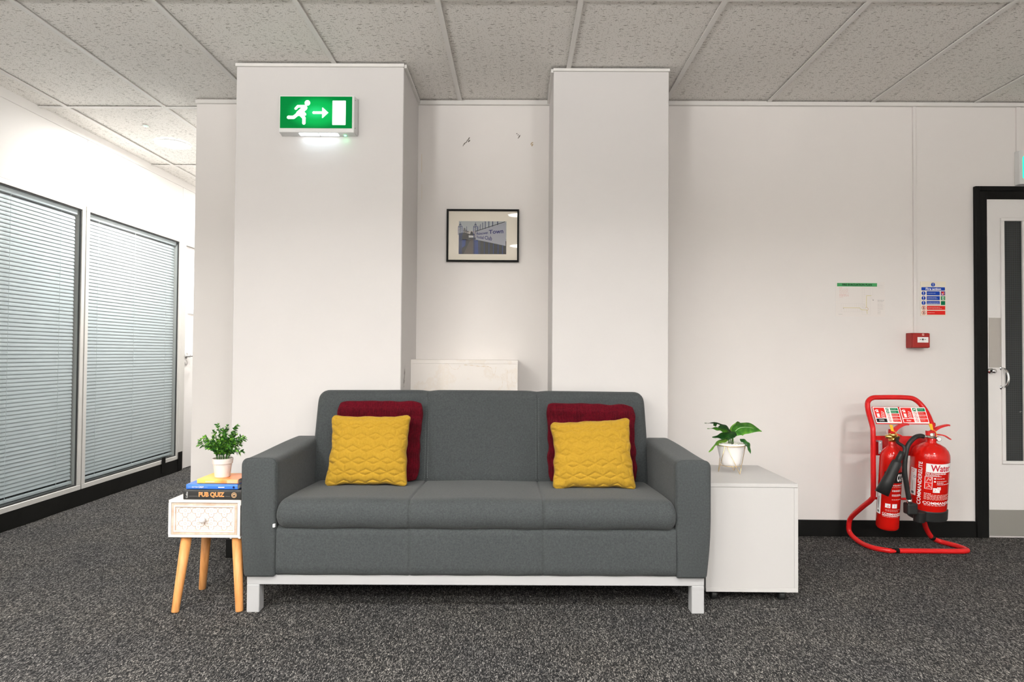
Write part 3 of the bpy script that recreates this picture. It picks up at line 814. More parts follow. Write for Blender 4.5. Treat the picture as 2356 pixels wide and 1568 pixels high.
# arms
def arm(sgn):
    xo, xi = 0.934 * sgn, 0.796 * sgn
    cx = (xo + xi) / 2; hwid = abs(xo - xi) / 2
    base = fillet([(-hwid + 0.006, 0, 0), (hwid - 0.014, 0, 0), (hwid, 1, 0), (-hwid, 1, 0)], 0.0001, 1, True)
    n = 14
    def section(y):
        zt = 0.612 + 0.010 * sm(y, 0.1, 0.6); z0 = 0.146
        pts = fillet([(-hwid + 0.004, 0, z0), (hwid - 0.016, 0, z0), (hwid, 0, z0 + 0.16), (hwid, 0, zt), (-hwid, 0, zt), (-hwid, 0, z0 + 0.1)], [0.008, 0.012, 0.1, 0.032, 0.032, 0.05], 6, True)
        f = 1.0
        if y < 0.010: f = 1 - 0.05 * (1 - y / 0.010) ** 2
        cz = (zt + z0) / 2; out = []
        for p in pts:
            ins = 0.008 * (1 - min(1, y / 0.010)) ** 2
            px = p.x * (1 - ins / hwid); pz = cz + (p.z - cz) * (1 - ins / (zt - z0) * 2)
            bulge = 0.004 * math.sin(PI * clip(y / 0.6, 0, 1))
            out.append((cx + sgn * (px + (bulge if p.x > 0 else 0)), y - 0.004 * 0, pz))
        return out
    ys_ = [0, 0.002, 0.005, 0.010] + [0.01 + 0.62 * k / 14 for k in range(1, 15)]
    bm = bmesh.new(); rings = [[bm.verts.new(p) for p in section(y)] for y in ys_]; n = len(rings[0])
    for a, b in zip(rings, rings[1:]):
        for k in range(n): bm.faces.new((a[k], a[(k + 1) % n], b[(k + 1) % n], b[k]))
    bm.faces.new(rings[0][::-1]); bm.faces.new(rings[-1])
    o = obj('armrest', bm, SOFA, sofa, smooth=True, local=True)
    # piped seam round the front panel of the arm
    sec = section(0.0115); bm = bmesh.new()
    tube(bm, [(cx + (p[0] - cx) * 1.004, 0.0115, p[2] + (0.0008 if p[2] > 0.4 else 0)) for p in sec], 0.0016, 6, closed=True)
    q = obj('seam_piping', bm, SOFA, o, local=True, smooth=True)
arm(-1); arm(1)
# seam stitching: rows of small dashes beside each seam
bm = bmesh.new()
for s in SEAMS:
    for off in (-0.0065, 0.0065):
        for zz in [0.44 + i * 0.0085 for i in range(46)]:
            # on backrest front
            t = (zz - 0.43) / (0.852 - 0.43); y = 0.515 + 0.057 * t - 0.0065 * math.sin(PI * clip((zz - 0.40) / 0.45, 0, 1)) + 0.0030
            if zz > 0.82: continue
            box(bm, s + off - 0.0006, s + off + 0.0006, y - 0.0045, y - 0.0020, zz, zz + 0.0055)
obj('stitching', bm, THREAD, sofa, local=True, kind='stuff')
obj('care_tag', B(-0.8035, -0.7955, -0.008, 0.003, 0.344, 0.356), PWHITE, sofa, local=True, label='tiny white tag at the arm seam')
# metal frame
fb = bmesh.new()
box(fb, -0.913, 0.913, 0.020, 0.060, 0.110, 0.148, bev=0.002, seg=1)
box(fb, -0.913, 0.913, 0.600, 0.640, 0.110, 0.148, bev=0.002, seg=1)
for x in (-0.913, 0.873): box(fb, x, x + 0.04, 0.060, 0.600, 0.110, 0.148, bev=0.002, seg=1)
obj('base_frame', fb, SILVER, sofa, local=True)
for x in (-0.913, 0.863):
    for y in (0.020, 0.590):
        obj('leg', B(x, x + 0.05, y, y + 0.05, 0.0, 0.110, bev=0.002, seg=1), SILVER, sofa, local=True)

# ================================================================== CUSHIONS
def cushion(name, label, cat, corners, T, mt, disp, nu=110, nv=110, pinch=0.07, group=None, corner_r=0.0, pw=0.42, wob=0.0):
    """corners BL, BR, TR, TL in world; a stuffed square with pulled-in sides"""
    BL, BR, TR, TL = [Vector(c) for c in corners]
    ctr = (BL + BR + TR + TL) / 4
    nrm = (BR - BL).cross(TL - BL).normalized()      # towards the camera (-y)
    if nrm.y > 0: nrm = -nrm
    wid, hei = (BR - BL).length, (TL - BL).length
    bm = bmesh.new(); grids = []
    for side in (1, -1):
        g = []
        for j in range(nv + 1):
            row = []
            for i in range(nu + 1):
                u = -1 + 2 * i / nu; v = -1 + 2 * j / nv
                u = math.sin(u * PI / 2) * 0.35 + u * 0.65; v = math.sin(v * PI / 2) * 0.35 + v * 0.65
                pu = u * (1 - pinch * (1 - v * v) * abs(u) ** 2); pv = v * (1 - pinch * (1 - u * u) * abs(v) ** 2)
                if corner_r > 0:   # rounded corners
                    q = max(0.0, abs(u) + abs(v) - (2 - corner_r)) / corner_r
                    f = 1 - 0.06 * q * q; pu *= f; pv *= f
                if wob:
                    pu += wob * noise.noise(Vector((v * 3.1, wid * 55 + (1 if u > 0 else 0) * 9, 0.7))) * abs(u) ** 3 * (1 - v * v) ** 0.5
                    pv += wob * noise.noise(Vector((u * 3.1, wid * 35 + (1 if v > 0 else 0) * 9, 3.7))) * abs(v) ** 3 * (1 - u * u) ** 0.5
                s, t = (pu + 1) / 2, (pv + 1) / 2
                p = BL * (1 - s) * (1 - t) + BR * s * (1 - t) + TR * s * t + TL * (1 - s) * t
                prof = (max(0, 1 - u * u) ** pw) * (max(0, 1 - v * v) ** pw)
                h = T / 2 * prof
                m_ = (u * wid / 2, v * hei / 2)
                d = disp(u, v, m_) * min(1, prof * 2.2)
                if side == -1: d *= 0.2
                p = p + nrm * side * (h + d)
                edge = (1 - min(1, prof * 3))
                w = noise.noise(Vector((u * 2.3, v * 2.3, T * 37 + wid * 91))) * 0.004
                p += nrm * w
                row.append(p)
            g.append(row)
        grids.append(g)
    V = [[None] * (nu + 1) for _ in range(nv + 1)]; V2 = [[None] * (nu + 1) for _ in range(nv + 1)]
    for j in range(nv + 1):
        for i in range(nu + 1):
            V[j][i] = bm.verts.new(grids[0][j][i])
            V2[j][i] = V[j][i] if i in (0, nu) or j in (0, nv) else bm.verts.new(grids[1][j][i])
    for j in range(nv):
        for i in range(nu):
            bm.faces.new((V[j][i], V[j][i + 1], V[j + 1][i + 1], V[j + 1][i]))
            if V2[j][i] is not V[j][i] or V2[j + 1][i + 1] is not V[j + 1][i + 1] or True:
                try: bm.faces.new((V2[j][i], V2[j + 1][i], V2[j + 1][i + 1], V2[j][i + 1]))
                except ValueError: pass
    t = thing(name, label, cat, ((BL + BR) / 2)[:], 0, group)
    obj('cushion_cover', bm, mt, t, smooth=True)
    return t, nrm
def segd(px, py, ax, ay, bx, by):
    dx, dy = bx - ax, by - ay; t = clip(((px - ax) * dx + (py - ay) * dy) / (dx * dx + dy * dy), 0, 1)
    return math.hypot(px - ax - t * dx, py - ay - t * dy)
def quilt(a=0.0325, b=0.0145, P=0.052, seed=0):
    def f(u, v, m_):
        x, y = m_
        x += 0.004 * noise.noise(Vector((x * 9, y * 9, seed))); y += 0.006 * noise.noise(Vector((x * 7, y * 7, seed + 5)))
        r = round(y / P); best = 1; 
        for rr in (r - 1, r, r + 1):
            cy = rr * P; off = a if rr % 2 else 0.0
            cx = round((x - off) / (2 * a)) * 2 * a + off
            for c in (cx - 2 * a, cx, cx + 2 * a):
                px, py = abs(x - c), y - cy
                if px <= 2 * a:
                    best = min(best, segd(px, abs(py), 0, b, a, 0))
                best = min(best, segd(x, y, c, cy - b, c, cy - P) * 1.0 + 0.0022)
        d = -0.0030 * math.exp(-(best / 0.0028) ** 2) + 0.0026 * min(1, best / 0.011)
        # creases towards the sides
        e = sm(abs(u), 0.55, 1.0)
        d += e * 0.010 * noise.noise(Vector((u * 3.0, v * 9.0 + u * 4, seed + 9)))
        e2 = sm(abs(v), 0.75, 1.0); d += e2 * 0.004 * noise.noise(Vector((u * 9.0, v * 3.0, seed + 19)))
        return d
    return f
def pleat(seed):
    def f(u, v, m_):
        x, y = m_; band = noise.noise(Vector((0.3, y * 34, seed)))
        ph = x * 2 * PI / 0.0082 + 3.5 * noise.noise(Vector((x * 14, y * 16, seed)))
        amp = 0.0030 * (0.6 + 0.9 * noise.noise(Vector((x * 25, y * 20, seed + 3))))
        ed = sm(abs(v), 0.80, 0.84) * (1 - sm(abs(v), 0.97, 1))
        return amp * math.sin(ph) * (1 - 0.5 * ed) + 0.0035 * band + 0.0045 * math.sin(y * 2 * PI / 0.066) * (1 - ed)
    return f
CG = 'cushions'
c, n_ = cushion('scatter_cushion', 'mustard quilted cushion at the left end of the sofa, without a white label', 'cushion',
        [(-0.860, 2.868, 0.432), (-0.482, 2.874, 0.432), (-0.484, 2.955, 0.752), (-0.853, 2.955, 0.749)], 0.115, YELLOW, quilt(seed=1), 130, 130, pinch=0.085, wob=0.05, corner_r=0.16, pw=0.36, group='mustard quilted cushions')
c, n_ = cushion('scatter_cushion', 'mustard quilted cushion at the right end of the sofa, white label at its bottom edge', 'cushion',
        [(0.163, 2.842, 0.433), (0.540, 2.842, 0.433), (0.524, 2.950, 0.748), (0.154, 2.950, 0.722)], 0.125, YELLOW, quilt(seed=4), 130, 130, pinch=0.085, wob=0.06, corner_r=0.16, pw=0.36, group='mustard quilted cushions')
obj('label', B(0.428, 0.480, 2.8055, 2.8070, 0.4335, 0.4385), PWHITE, c, label='white fabric label')
cushion('pleated_cushion', 'dark red pleated cushion behind the left mustard cushion', 'cushion',
        [(-0.882, 3.008, 0.430), (-0.456, 3.008, 0.430), (-0.444, 3.062, 0.806), (-0.852, 3.062, 0.806)], 0.075, MAROON, pleat(1), 300, 90, pinch=0.015, wob=0.03, group='dark red pleated cushions', corner_r=0.35, pw=0.3)
cushion('pleated_cushion', 'dark red pleated cushion behind the right mustard cushion', 'cushion',
        [(0.150, 3.008, 0.430), (0.572, 3.008, 0.430), (0.566, 3.062, 0.795), (0.140, 3.062, 0.806)], 0.075, MAROON, pleat(6), 300, 90, pinch=0.020, wob=0.05, group='dark red pleated cushions', corner_r=0.35, pw=0.3)

# ================================================================== SIDE TABLE
TX0, TX1, TY0, TY1, TZ0, TZ1 = -1.389, -1.101, 2.555, 2.800, 0.292, 0.441
tb = thing('side_table', 'small whitewashed side table with carved drawer on splayed wooden legs', 'table', ((TX0 + TX1) / 2, (TY0 + TY1) / 2, 0))
cb = bmesh.new(); t = 0.011
box(cb, TX0, TX1, TY0, TY1, TZ1 - t, TZ1, bev=0.0015, seg=1); box(cb, TX0, TX1, TY0, TY1, TZ0, TZ0 + t, bev=0.0015, seg=1)
box(cb, TX0, TX0 + t, TY0, TY1, TZ0 + t, TZ1 - t); box(cb, TX1 - t, TX1, TY0, TY1, TZ0 + t, TZ1 - t)
box(cb, TX0 + t, TX1 - t, TY1 - 0.006, TY1, TZ0 + t, TZ1 - t)
obj('case', cb, WASH, tb)
fx0, fx1, fz0, fz1 = TX0 + t + 0.0015, TX1 - t - 0.0015, TZ0 + t + 0.0015, TZ1 - t - 0.0015
dr = obj('drawer', B(fx0, fx1, TY0 + 0.004, TY1 - 0.01, fz0, fz1), WASHC, tb)
def picture_frame(bm, x0, x1, z0, z1, w, y, h0, h1):
    """mitred moulding, outer height h0, inner height h1 towards the camera"""
    o = [(x0, z0), (x1, z0), (x1, z1), (x0, z1)]; i = [(x0 + w, z0 + w), (x1 - w, z0 + w), (x1 - w, z1 - w), (x0 + w, z1 - w)]
    for k in range(4):
        a, b, c_, d = o[k], o[(k + 1) % 4], i[(k + 1) % 4], i[k]
        v = [bm.verts.new((p[0], y - h, p[1])) for p, h in ((a, h0), (b, h0), (c_, h1), (d, h1))]
        w_ = [bm.verts.new((p[0], y, p[1])) for p in (a, b, c_, d)]
        bm.faces.new(v)
        for q in range(4): bm.faces.new((v[q], w_[q], w_[(q + 1) % 4], v[(q + 1) % 4]))
        bm.faces.new(w_[::-1])
mb = bmesh.new(); picture_frame(mb, fx0, fx1, fz0, fz1, 0.011, TY0 + 0.004, 0.004, 0.0022)
obj('drawer_moulding', mb, WASHB, dr)
mb = bmesh.new(); picture_frame(mb, fx0 + 0.0095, fx1 - 0.0095, fz0 + 0.0095, fz1 - 0.0095, 0.0050, TY0 + 0.0035, 0.0042, 0.0042)
obj('inner_bead', mb, WASH, dr)
mb = bmesh.new(); picture_frame(mb, fx0 + 0.0145, fx1 - 0.0145, fz0 + 0.0145, fz1 - 0.0145, 0.003, TY0 + 0.004, 0.0025, 0.0005)
obj('inner_bead', mb, WASHB, dr)
# carved quatrefoils on the drawer front
ix0, ix1, iz0, iz1 = fx0 + 0.018, fx1 - 0.018, fz0 + 0.018, fz1 - 0.018
cv = bmesh.new(); yf = TY0 + 0.0039
PCH = 0.0525
def inside(p): return ix0 < p[0] < ix1 and iz0 < p[1] < iz1
def carve(pts, r=0.0009):
    run = []
    for p in pts + [None]:
        if p is not None and inside(p): run.append((p[0], yf, p[1]))
        else:
            if len(run) > 1: tube(cv, run, r, 4, caps=False)
            run = []
zc = [iz1 - 0.0125 - PCH * 0.97, iz1 - 0.0125]
xcs = [ix0 + 0.035 + PCH * k for k in range(-1, 5)]
for z_ in zc + [zc[1] + PCH * 0.97, zc[0] - PCH * 0.97]:
    for x_ in xcs:
        r = 0.0113; d = 0.0142
        for k in range(4):
            a0 = k * PI / 2; cx_, cz_ = x_ + d * math.cos(a0), z_ + d * math.sin(a0)
            carve([(cx_ + r * math.cos(a0 + t_), cz_ + r * math.sin(a0 + t_)) for t_ in [-2.05 + 4.1 * q / 16 for q in range(17)]])
            carve([(cx_ + 0.0022 * math.cos(a0 + t_) * 0.6, cz_ + 0.0022 * math.sin(a0 + t_)) for t_ in (0, PI)], 0.0009)
        carve([(x_ + 0.0048 * math.cos(t_), z_ + 0.0048 * math.sin(t_)) for t_ in [2 * PI * q / 12 for q in range(13)]], 0.0006)
        # dotted ground between the foils
        gx, gz = x_ + PCH / 2, z_ + PCH * 0.97 / 2
        for i in range(-2, 3):
            for j in range(-2, 3):
                if abs(i) + abs(j) > 3: continue
                q = (gx + i * 0.0053, gz + j * 0.0053); carve([(q[0] - 0.0009, q[1] - 0.0009), (q[0] + 0.0009, q[1] + 0.0009)], 0.0006)
obj('carving', cv, CARVE, dr, kind='stuff')
kb = bmesh.new(); lathe(kb, [(0.0045, 0), (0.0045, 0.008), (0.010, 0.013), (0.0125, 0.019), (0.010, 0.026), (0.003, 0.029)], M=axis_matrix((-1.246, TY0 + 0.004, 0.3655), (-1.246, TY0 - 1, 0.3655)), seg=20)
obj('knob', kb, mat('white_knob', (0.82, 0.80, 0.80), 0.3), dr, smooth=True)
hb = bmesh.new(); box(hb, TX1 - 0.006, TX1 + 0.003, TY0 - 0.001, TY0 + 0.02, TZ0 - 0.002, TZ0 + 0.004); box(hb, TX1 - 0.001, TX1 + 0.0025, TY0 + 0.001, TY0 + 0.03, TZ1 - 0.02, TZ1 - 0.001)
obj('corner_bracket', hb, WASH, tb)
for (tx, ty, bx_, by_) in ((-1.331, 2.590, -1.350, 2.545), (-1.127, 2.590, -1.100, 2.560), (-1.333, 2.765, -1.365, 2.795), (-1.140, 2.765, -1.120, 2.805)):
    lb = bmesh.new(); lathe(lb, [(0.0135, 0.0), (0.0148, 0.003), (0.0205, 0.292)], M=axis_matrix((bx_, by_, 0), (tx, ty, 0.292)), seg=24)
    for v in lb.verts:
        if v.co.z < 0.004: v.co.z = max(0, v.co.z)
    obj('leg', lb, WOOD, tb, smooth=True)

# ================================================================== BOOKS
def book(label, x0, x1, y0, y1, z0, z1, cover, rot=0, spine_r=0.0, page=True, cat='book', top_mat=None, group='books stacked on the side table'):
    t = thing('book', label, cat, ((x0 + x1) / 2, (y0 + y1) / 2, z0), rot, group)
    hx, hy, h = (x1 - x0) / 2, (y1 - y0) / 2, z1 - z0; c = 0.0014
    cb = bmesh.new()
    # profile of the cover (spine towards the camera) swept along x
    pr = fillet([(0, -hy + 0.002, 0), (0, -hy, h * 0.12), (0, -hy - spine_r, h / 2), (0, -hy, h * 0.88), (0, -hy + 0.002, h)], h * 0.2, 3)
    outer = [(0, hy, 0)] + [tuple(p) for p in pr] + [(0, hy, h)]
    inner = [(0, hy, h - c)] + [(0, p[1] + c, clip(p[2], c, h - c)) for p in reversed([tuple(q) for q in pr])] + [(0, hy, c)]
    loop = outer + inner; n = len(loop)
    a = [cb.verts.new((-hx, p[1], p[2])) for p in loop]; b = [cb.verts.new((hx, p[1], p[2])) for p in loop]
    for k in range(n): cb.faces.new((a[k], a[(k + 1) % n], b[(k + 1) % n], b[k]))
    m_ = len(outer)
    for k in range(m_ - 1):
        cb.faces.new((a[k], a[k + 1], a[n - 2 - k], a[n - 1 - k])); cb.faces.new((b[k], b[n - 1 - k], b[n - 2 - k], b[k + 1]))
    obj('cover', cb, cover, t, local=True)
    obj('pages', B(-hx + 0.0015, hx - 0.0015, -hy + 0.004, hy - 0.003, c, h - c), mat('page_block', (0.66, 0.63, 0.56), 0.8), t, local=True)
    return t
BKB = mat('black_book_cover', (0.020, 0.020, 0.019), 0.45)
BKU = mat('blue_book_cover', (0.045, 0.17, 0.62), 0.35)
def orange_cover():
    mm = mat('yellow_orange_cover', (0.9, 0.4, 0.1), 0.3); tc = N(mm, 'ShaderNodeTexCoord'); s = N(mm, 'ShaderNodeSeparateXYZ'); L(mm, tc.outputs['Object'], s.inputs[0])
    f = math_(mm, 'MULTIPLY_ADD', s.outputs[0], 9.0, 0.42)
    r = ramp(mm, [(0.0, (0.93, 0.60, 0.10)), (0.35, (0.92, 0.50, 0.12)), (0.6, (0.90, 0.27, 0.06)), (1.0, (0.88, 0.32, 0.14))]); L(mm, f, r.inputs[0]); L(mm, r.outputs[0], BS(mm).inputs['Base Color']); return mm
t1 = book('thick black book with orange lettering PUB QUIZ on its spine, bottom of the stack', -1.334, -1.1015, 2.562, 2.70, 0.4415, 0.480, BKB, spine_r=0.0006)
p = Print(plane_y(-1.334, 2.5605, 0.4415))
zb = 0.0
p.text('PUB QUIZ', 0.063, 0.0085, 0.166, 0.031, PPEACH, 1, bold=0.045)
p.text('PUB QUIZ', 0.0645, 0.0095, 0.1645, 0.0300, PORANGE, 2, bold=0.012)
p.ring(0.205, 0.0195, 0.0105, 0.0016, PPEACH); p.ring(0.205, 0.0195, 0.0062, 0.0014, PPEACH); p.stroke([(0.199, 0.019), (0.205, 0.023), (0.211, 0.021)], 0.0016, PPEACH)
p.text('Collins', 0.0115, 0.007, 0.0190, 0.0315, PWHITE, 1, rot=True)
p.rect(0.024, 0.0142, 0.060, 0.0147, PGREY); p.rect(0.170, 0.0142, 0.190, 0.0147, PGREY)
p.build(t1)
t2 = book('blue paperback book in the middle of the stack', -1.328, -1.120, 2.572, 2.705, 0.481, 0.5005, BKU, spine_r=0.001)
p = Print(plane_y(-1.328, 2.5695, 0.481))
p.text('HOW TO BE', 0.024, 0.0065, 0.048, 0.0115, PWHITE, bold=0.02); p.text('CALM', 0.051, 0.0055, 0.0715, 0.0135, PWHITE, bold=0.02)
p.rect(0.008, 0.0088, 0.021, 0.0093, PWHITE); p.rect(0.074, 0.0088, 0.088, 0.0093, PWHITE)
p.lines(0.131, 0.0068, 0.163, 1, 0.004, 0.0042, PWHITE, seed=8, word=0.0022)
p.disc(0.193, 0.0092, 0.0044, PBLACK); p.ring(0.193, 0.0092, 0.0028, 0.0008, PBLUE, 2)
p.build(t2)
t3 = book('yellow and orange paperback on top of the stack under the small plant pot', -1.291, -1.124, 2.585, 2.72, 0.5015, 0.5185, orange_cover(), spine_r=0.0006)
p = Print(plane_y(-1.291, 2.5835, 0.5015))
p.rect(0.034, 0.0050, 0.072, 0.0105, PPEACH); p.rect(0.010, 0.0072, 0.030, 0.0080, PPEACH)
p.rect(0.122, 0.0015, 0.164, 0.0140, mat('pale_orange_block', (0.93, 0.48, 0.22), 0.4)); p.lines(0.130, 0.0060, 0.158, 1, 0.003, 0.0026, PGREY, 2, seed=3)
p.stroke([(0.1265, 0.009), (0.128, 0.006), (0.1295, 0.009)], 0.001, PGREY, 2)
p.build(t3)
obj('curled_corner', B(-1.262, -1.245, 2.712, 2.722, 0.5165, 0.5215, bev=0.002), mat('yellow_page_corner', (0.80, 0.62, 0.05), 0.5), t3)

# ================================================================== SMALL BUSHY PLANT
pc = (-1.2135, 2.640, 0.5190)
pl = thing('potted_plant', 'small bushy green plant in a white pot on the stack of books', 'plant', pc)
pb = bmesh.new()
lathe(pb, [(0.028, 0.0), (0.0295, 0.002), (0.0365, 0.056), (0.0395, 0.056), (0.0410, 0.077), (0.0385, 0.077), (0.0365, 0.060), (0.034, 0.059)], pc, 40)
obj('pot', pb, mat('matt_white_pot', (0.78, 0.70, 0.64), 0.55), pl, smooth=False)
sb = bmesh.new(); lathe(sb, [(0.035, 0.0600), (0.033, 0.066), (0.001, 0.068)], pc, 20); obj('soil', sb, SOIL, pl)
rg = random.Random(11)
def small_leaf(bm, base, d, ln, w):
    d = d.normalized(); side = d.cross(Vector((rg.uniform(-1, 1), rg.uniform(-1, 1), rg.uniform(0.2, 1)))).normalized(); upv = side.cross(d)
    if upv.z < 0: upv = -upv
    prof = [(0, 0.12), (0.3, 0.8), (0.55, 1.0), (0.8, 0.6), (1.0, 0.05)]
    Lr, Cr, Rr = [], [], []
    for t_, q in prof:
        c = base + d * ln * t_ - Vector((0, 0, 1)) * ln * 0.22 * t_ * t_
        Lr.append(bm.verts.new(c - side * w * q + upv * w * 0.3 * q)); Cr.append(bm.verts.new(c)); Rr.append(bm.verts.new(c + side * w * q + upv * w * 0.3 * q))
    for k in range(4):
        bm.faces.new((Lr[k], Lr[k + 1], Cr[k + 1], Cr[k])); bm.faces.new((Cr[k], Cr[k + 1], Rr[k + 1], Rr[k]))
tips = [(-0.098, 0.0, 0.135), (-0.088, -0.01, 0.150), (-0.078, 0.02, 0.123), (-0.065, -0.02, 0.165), (-0.045, 0.01, 0.185), (-0.050, -0.03, 0.150), (-0.022, 0.0, 0.213),
        (-0.014, 0.03, 0.190), (0.0, -0.03, 0.172), (0.012, 0.01, 0.208), (0.020, -0.02, 0.190), (0.035, 0.02, 0.178), (0.052, 0.0, 0.198), (0.060, -0.01, 0.212),
        (0.075, 0.02, 0.160), (0.088, 0.0, 0.158), (0.082, -0.02, 0.168), (0.078, 0.0, 0.104), (0.070, -0.025, 0.118), (0.060, 0.03, 0.130), (-0.035, -0.045, 0.128),
        (0.010, -0.050, 0.140), (0.038, -0.045, 0.132), (-0.010, 0.05, 0.150), (-0.060, 0.03, 0.140), (0.03, 0.05, 0.165), (-0.028, -0.035, 0.165), (0.022, -0.04, 0.160),
        (-0.04, 0.04, 0.12), (0.045, -0.01, 0.150), (-0.02, -0.02, 0.135), (0.0, 0.0, 0.19)]
for n_i, tp in enumerate(tips):
    base = Vector(pc) + Vector((clip(tp[0] * 0.3, -0.022, 0.022), clip(tp[1] * 0.3, -0.02, 0.02), 0.064))
    tip = Vector(pc) + Vector(tp) * 0.985
    mid = base.lerp(tip, 0.45) + Vector((-(tp[0]) * 0.18, 0, 0.018))
    path = catmull([base, mid, tip], 8)
    bm = bmesh.new(); tube(bm, path, 0.0009, 5)
    nf0 = len(bm.faces)
    for k in range(4, len(path)):
        d = (path[k] - path[k - 1]).normalized()
        for s_ in range(3 if k > 6 else 2):
            ang = rg.uniform(0, 2 * PI); o1 = d.orthogonal().normalized(); o2 = d.cross(o1)
            out_ = (o1 * math.cos(ang) + o2 * math.sin(ang))
            small_leaf(bm, path[k], d * 0.6 + out_ * 0.8 + Vector((0, 0, 0.15)), rg.uniform(0.013, 0.020), rg.uniform(0.0030, 0.0043))
    small_leaf(bm, path[-1], (path[-1] - path[-2]) , 0.017, 0.003); small_leaf(bm, path[-1], (path[-1] - path[-2]).normalized() + Vector((0.6, 0, 0.3)), 0.015, 0.003)
    me_m = [STEM, LEAFD, LEAFM, LEAFL]
    o = obj('sprig', bm, me_m, pl)
    inner = tp[2] < 0.15
    for pi_, f in enumerate(o.data.polygons):
        if pi_ < nf0: f.material_index = 0
        else:
            h = (pi_ // 8 * 7919 + n_i * 31) % 10
            f.material_index = 1 if h < (5 if inner else 3) else (2 if h < 8 else 3)

# ================================================================== CABINET + LEAFY PLANT
CX0, CX1, CY0, CY1 = 0.800, 1.186, 2.700, 3.150
cabt = thing('cabinet', 'low white laminate cabinet standing beside the right arm of the sofa', 'cabinet', ((CX0 + CX1) / 2, (CY0 + CY1) / 2, 0))
obj('top_panel', B(CX0, CX1, CY0, CY1, 0.4815, 0.497, bev=0.001, seg=1), LAM, cabt)
sb = bmesh.new(); box(sb, CX0, CX0 + 0.016, CY0 + 0.0005, CY1, 0.061, 0.480); box(sb, CX1 - 0.016, CX1, CY0 + 0.0005, CY1, 0.061, 0.480)
box(sb, CX0 + 0.016, CX1 - 0.016, CY1 - 0.016, CY1, 0.061, 0.480)
obj('side_panels', sb, LAM, cabt)
obj('base_panel', B(CX0, CX1, CY0, CY1, 0.044, 0.0605, bev=0.001, seg=1), LAM, cabt)
obj('back_board', B(CX0 + 0.0165, CX1 - 0.0165, CY0 + 0.0015, CY0 + 0.014, 0.061, 0.4805), LAM, cabt)
for x in (CX0 + 0.045, CX1 - 0.055):
    for y in (CY0 + 0.045, CY1 - 0.045):
        kb = bmesh.new(); lathe(kb, [(0.017, -0.012), (0.020, -0.009), (0.020, 0.009), (0.017, 0.012)], M=axis_matrix((x, y, 0.020), (x + 1, y, 0.020)) if False else Matrix.Translation((x, y, 0.020)) @ Matrix.Rotation(PI / 2, 4, 'Y'), seg=18)
        box(kb, x - 0.010, x + 0.010, y - 0.010, y + 0.010, 0.026, 0.0435)
        obj('castor', kb, RUBBER, cabt)
# plant pot in a wire stand: centre on the cabinet top
qc = (0.985, 2.944, 0.497)
pq = thing('potted_plant', 'broad leaved plant in a white pot held by a gold wire stand on the cabinet', 'plant', qc)
pb = bmesh.new(); lathe(pb, [(0.036, 0.036), (0.040, 0.038), (0.044, 0.050), (0.052, 0.085), (0.0600, 0.120), (0.0650, 0.130), (0.0655, 0.137), (0.0625, 0.137), (0.0600, 0.126)], qc, 48)
obj('pot', pb, mat('glazed_white_pot', (0.82, 0.80, 0.79), 0.25), pq, smooth=True)
sb = bmesh.new(); lathe(sb, [(0.0600, 0.126), (0.001, 0.129)], qc, 24); obj('soil', sb, SOIL, pq)
sb = bmesh.new(); rg = random.Random(4)
for k in range(230):
    a = rg.uniform(0, 2 * PI); r = 0.056 * math.sqrt(rg.random())
    if r < 0.02 and rg.random() < 0.7: continue
    bmesh.ops.create_icosphere(sb, subdivisions=1, radius=rg.uniform(0.0022, 0.0042), matrix=Matrix.Translation((qc[0] + r * math.cos(a), qc[1] + r * math.sin(a), qc[2] + 0.133)) @ Matrix.Diagonal((1.2, 1.0, 0.7, 1)))
obj('pebbles', sb, PEBBLE, pq, kind='stuff')
wb_ = bmesh.new(); tube(wb_, [(qc[0] + 0.0668 * math.cos(2 * PI * k / 40), qc[1] + 0.0668 * math.sin(2 * PI * k / 40), qc[2] + 0.128) for k in range(40)], 0.0014, 8, closed=True)
obj('wire_ring', wb_, GOLD, pq, smooth=True)
wb_ = bmesh.new(); tube(wb_, [(qc[0] + 0.043 * math.cos(2 * PI * k / 30), qc[1] + 0.043 * math.sin(2 * PI * k / 30), qc[2] + 0.0345) for k in range(30)], 0.0013, 8, closed=True)
obj('wire_ring', wb_, GOLD, pq, smooth=True)
feet = [math.radians(a) for a in (170, 298, 56)]
for k in range(3):
    f0 = feet[k]; tops = (f0 - PI / 3, f0 + PI / 3)
    F = Vector((qc[0] + 0.054 * math.cos(f0), qc[1] + 0.054 * math.sin(f0), qc[2] + 0.0015))
    A, C_ = [Vector((qc[0] + 0.067 * math.cos(a), qc[1] + 0.067 * math.sin(a), qc[2] + 0.127)) for a in tops]
    wb_ = bmesh.new(); tube(wb_, fillet([A, F, C_], 0.004, 4), 0.0013, 8)
    obj('wire_leg', wb_, GOLD, pq, smooth=True)
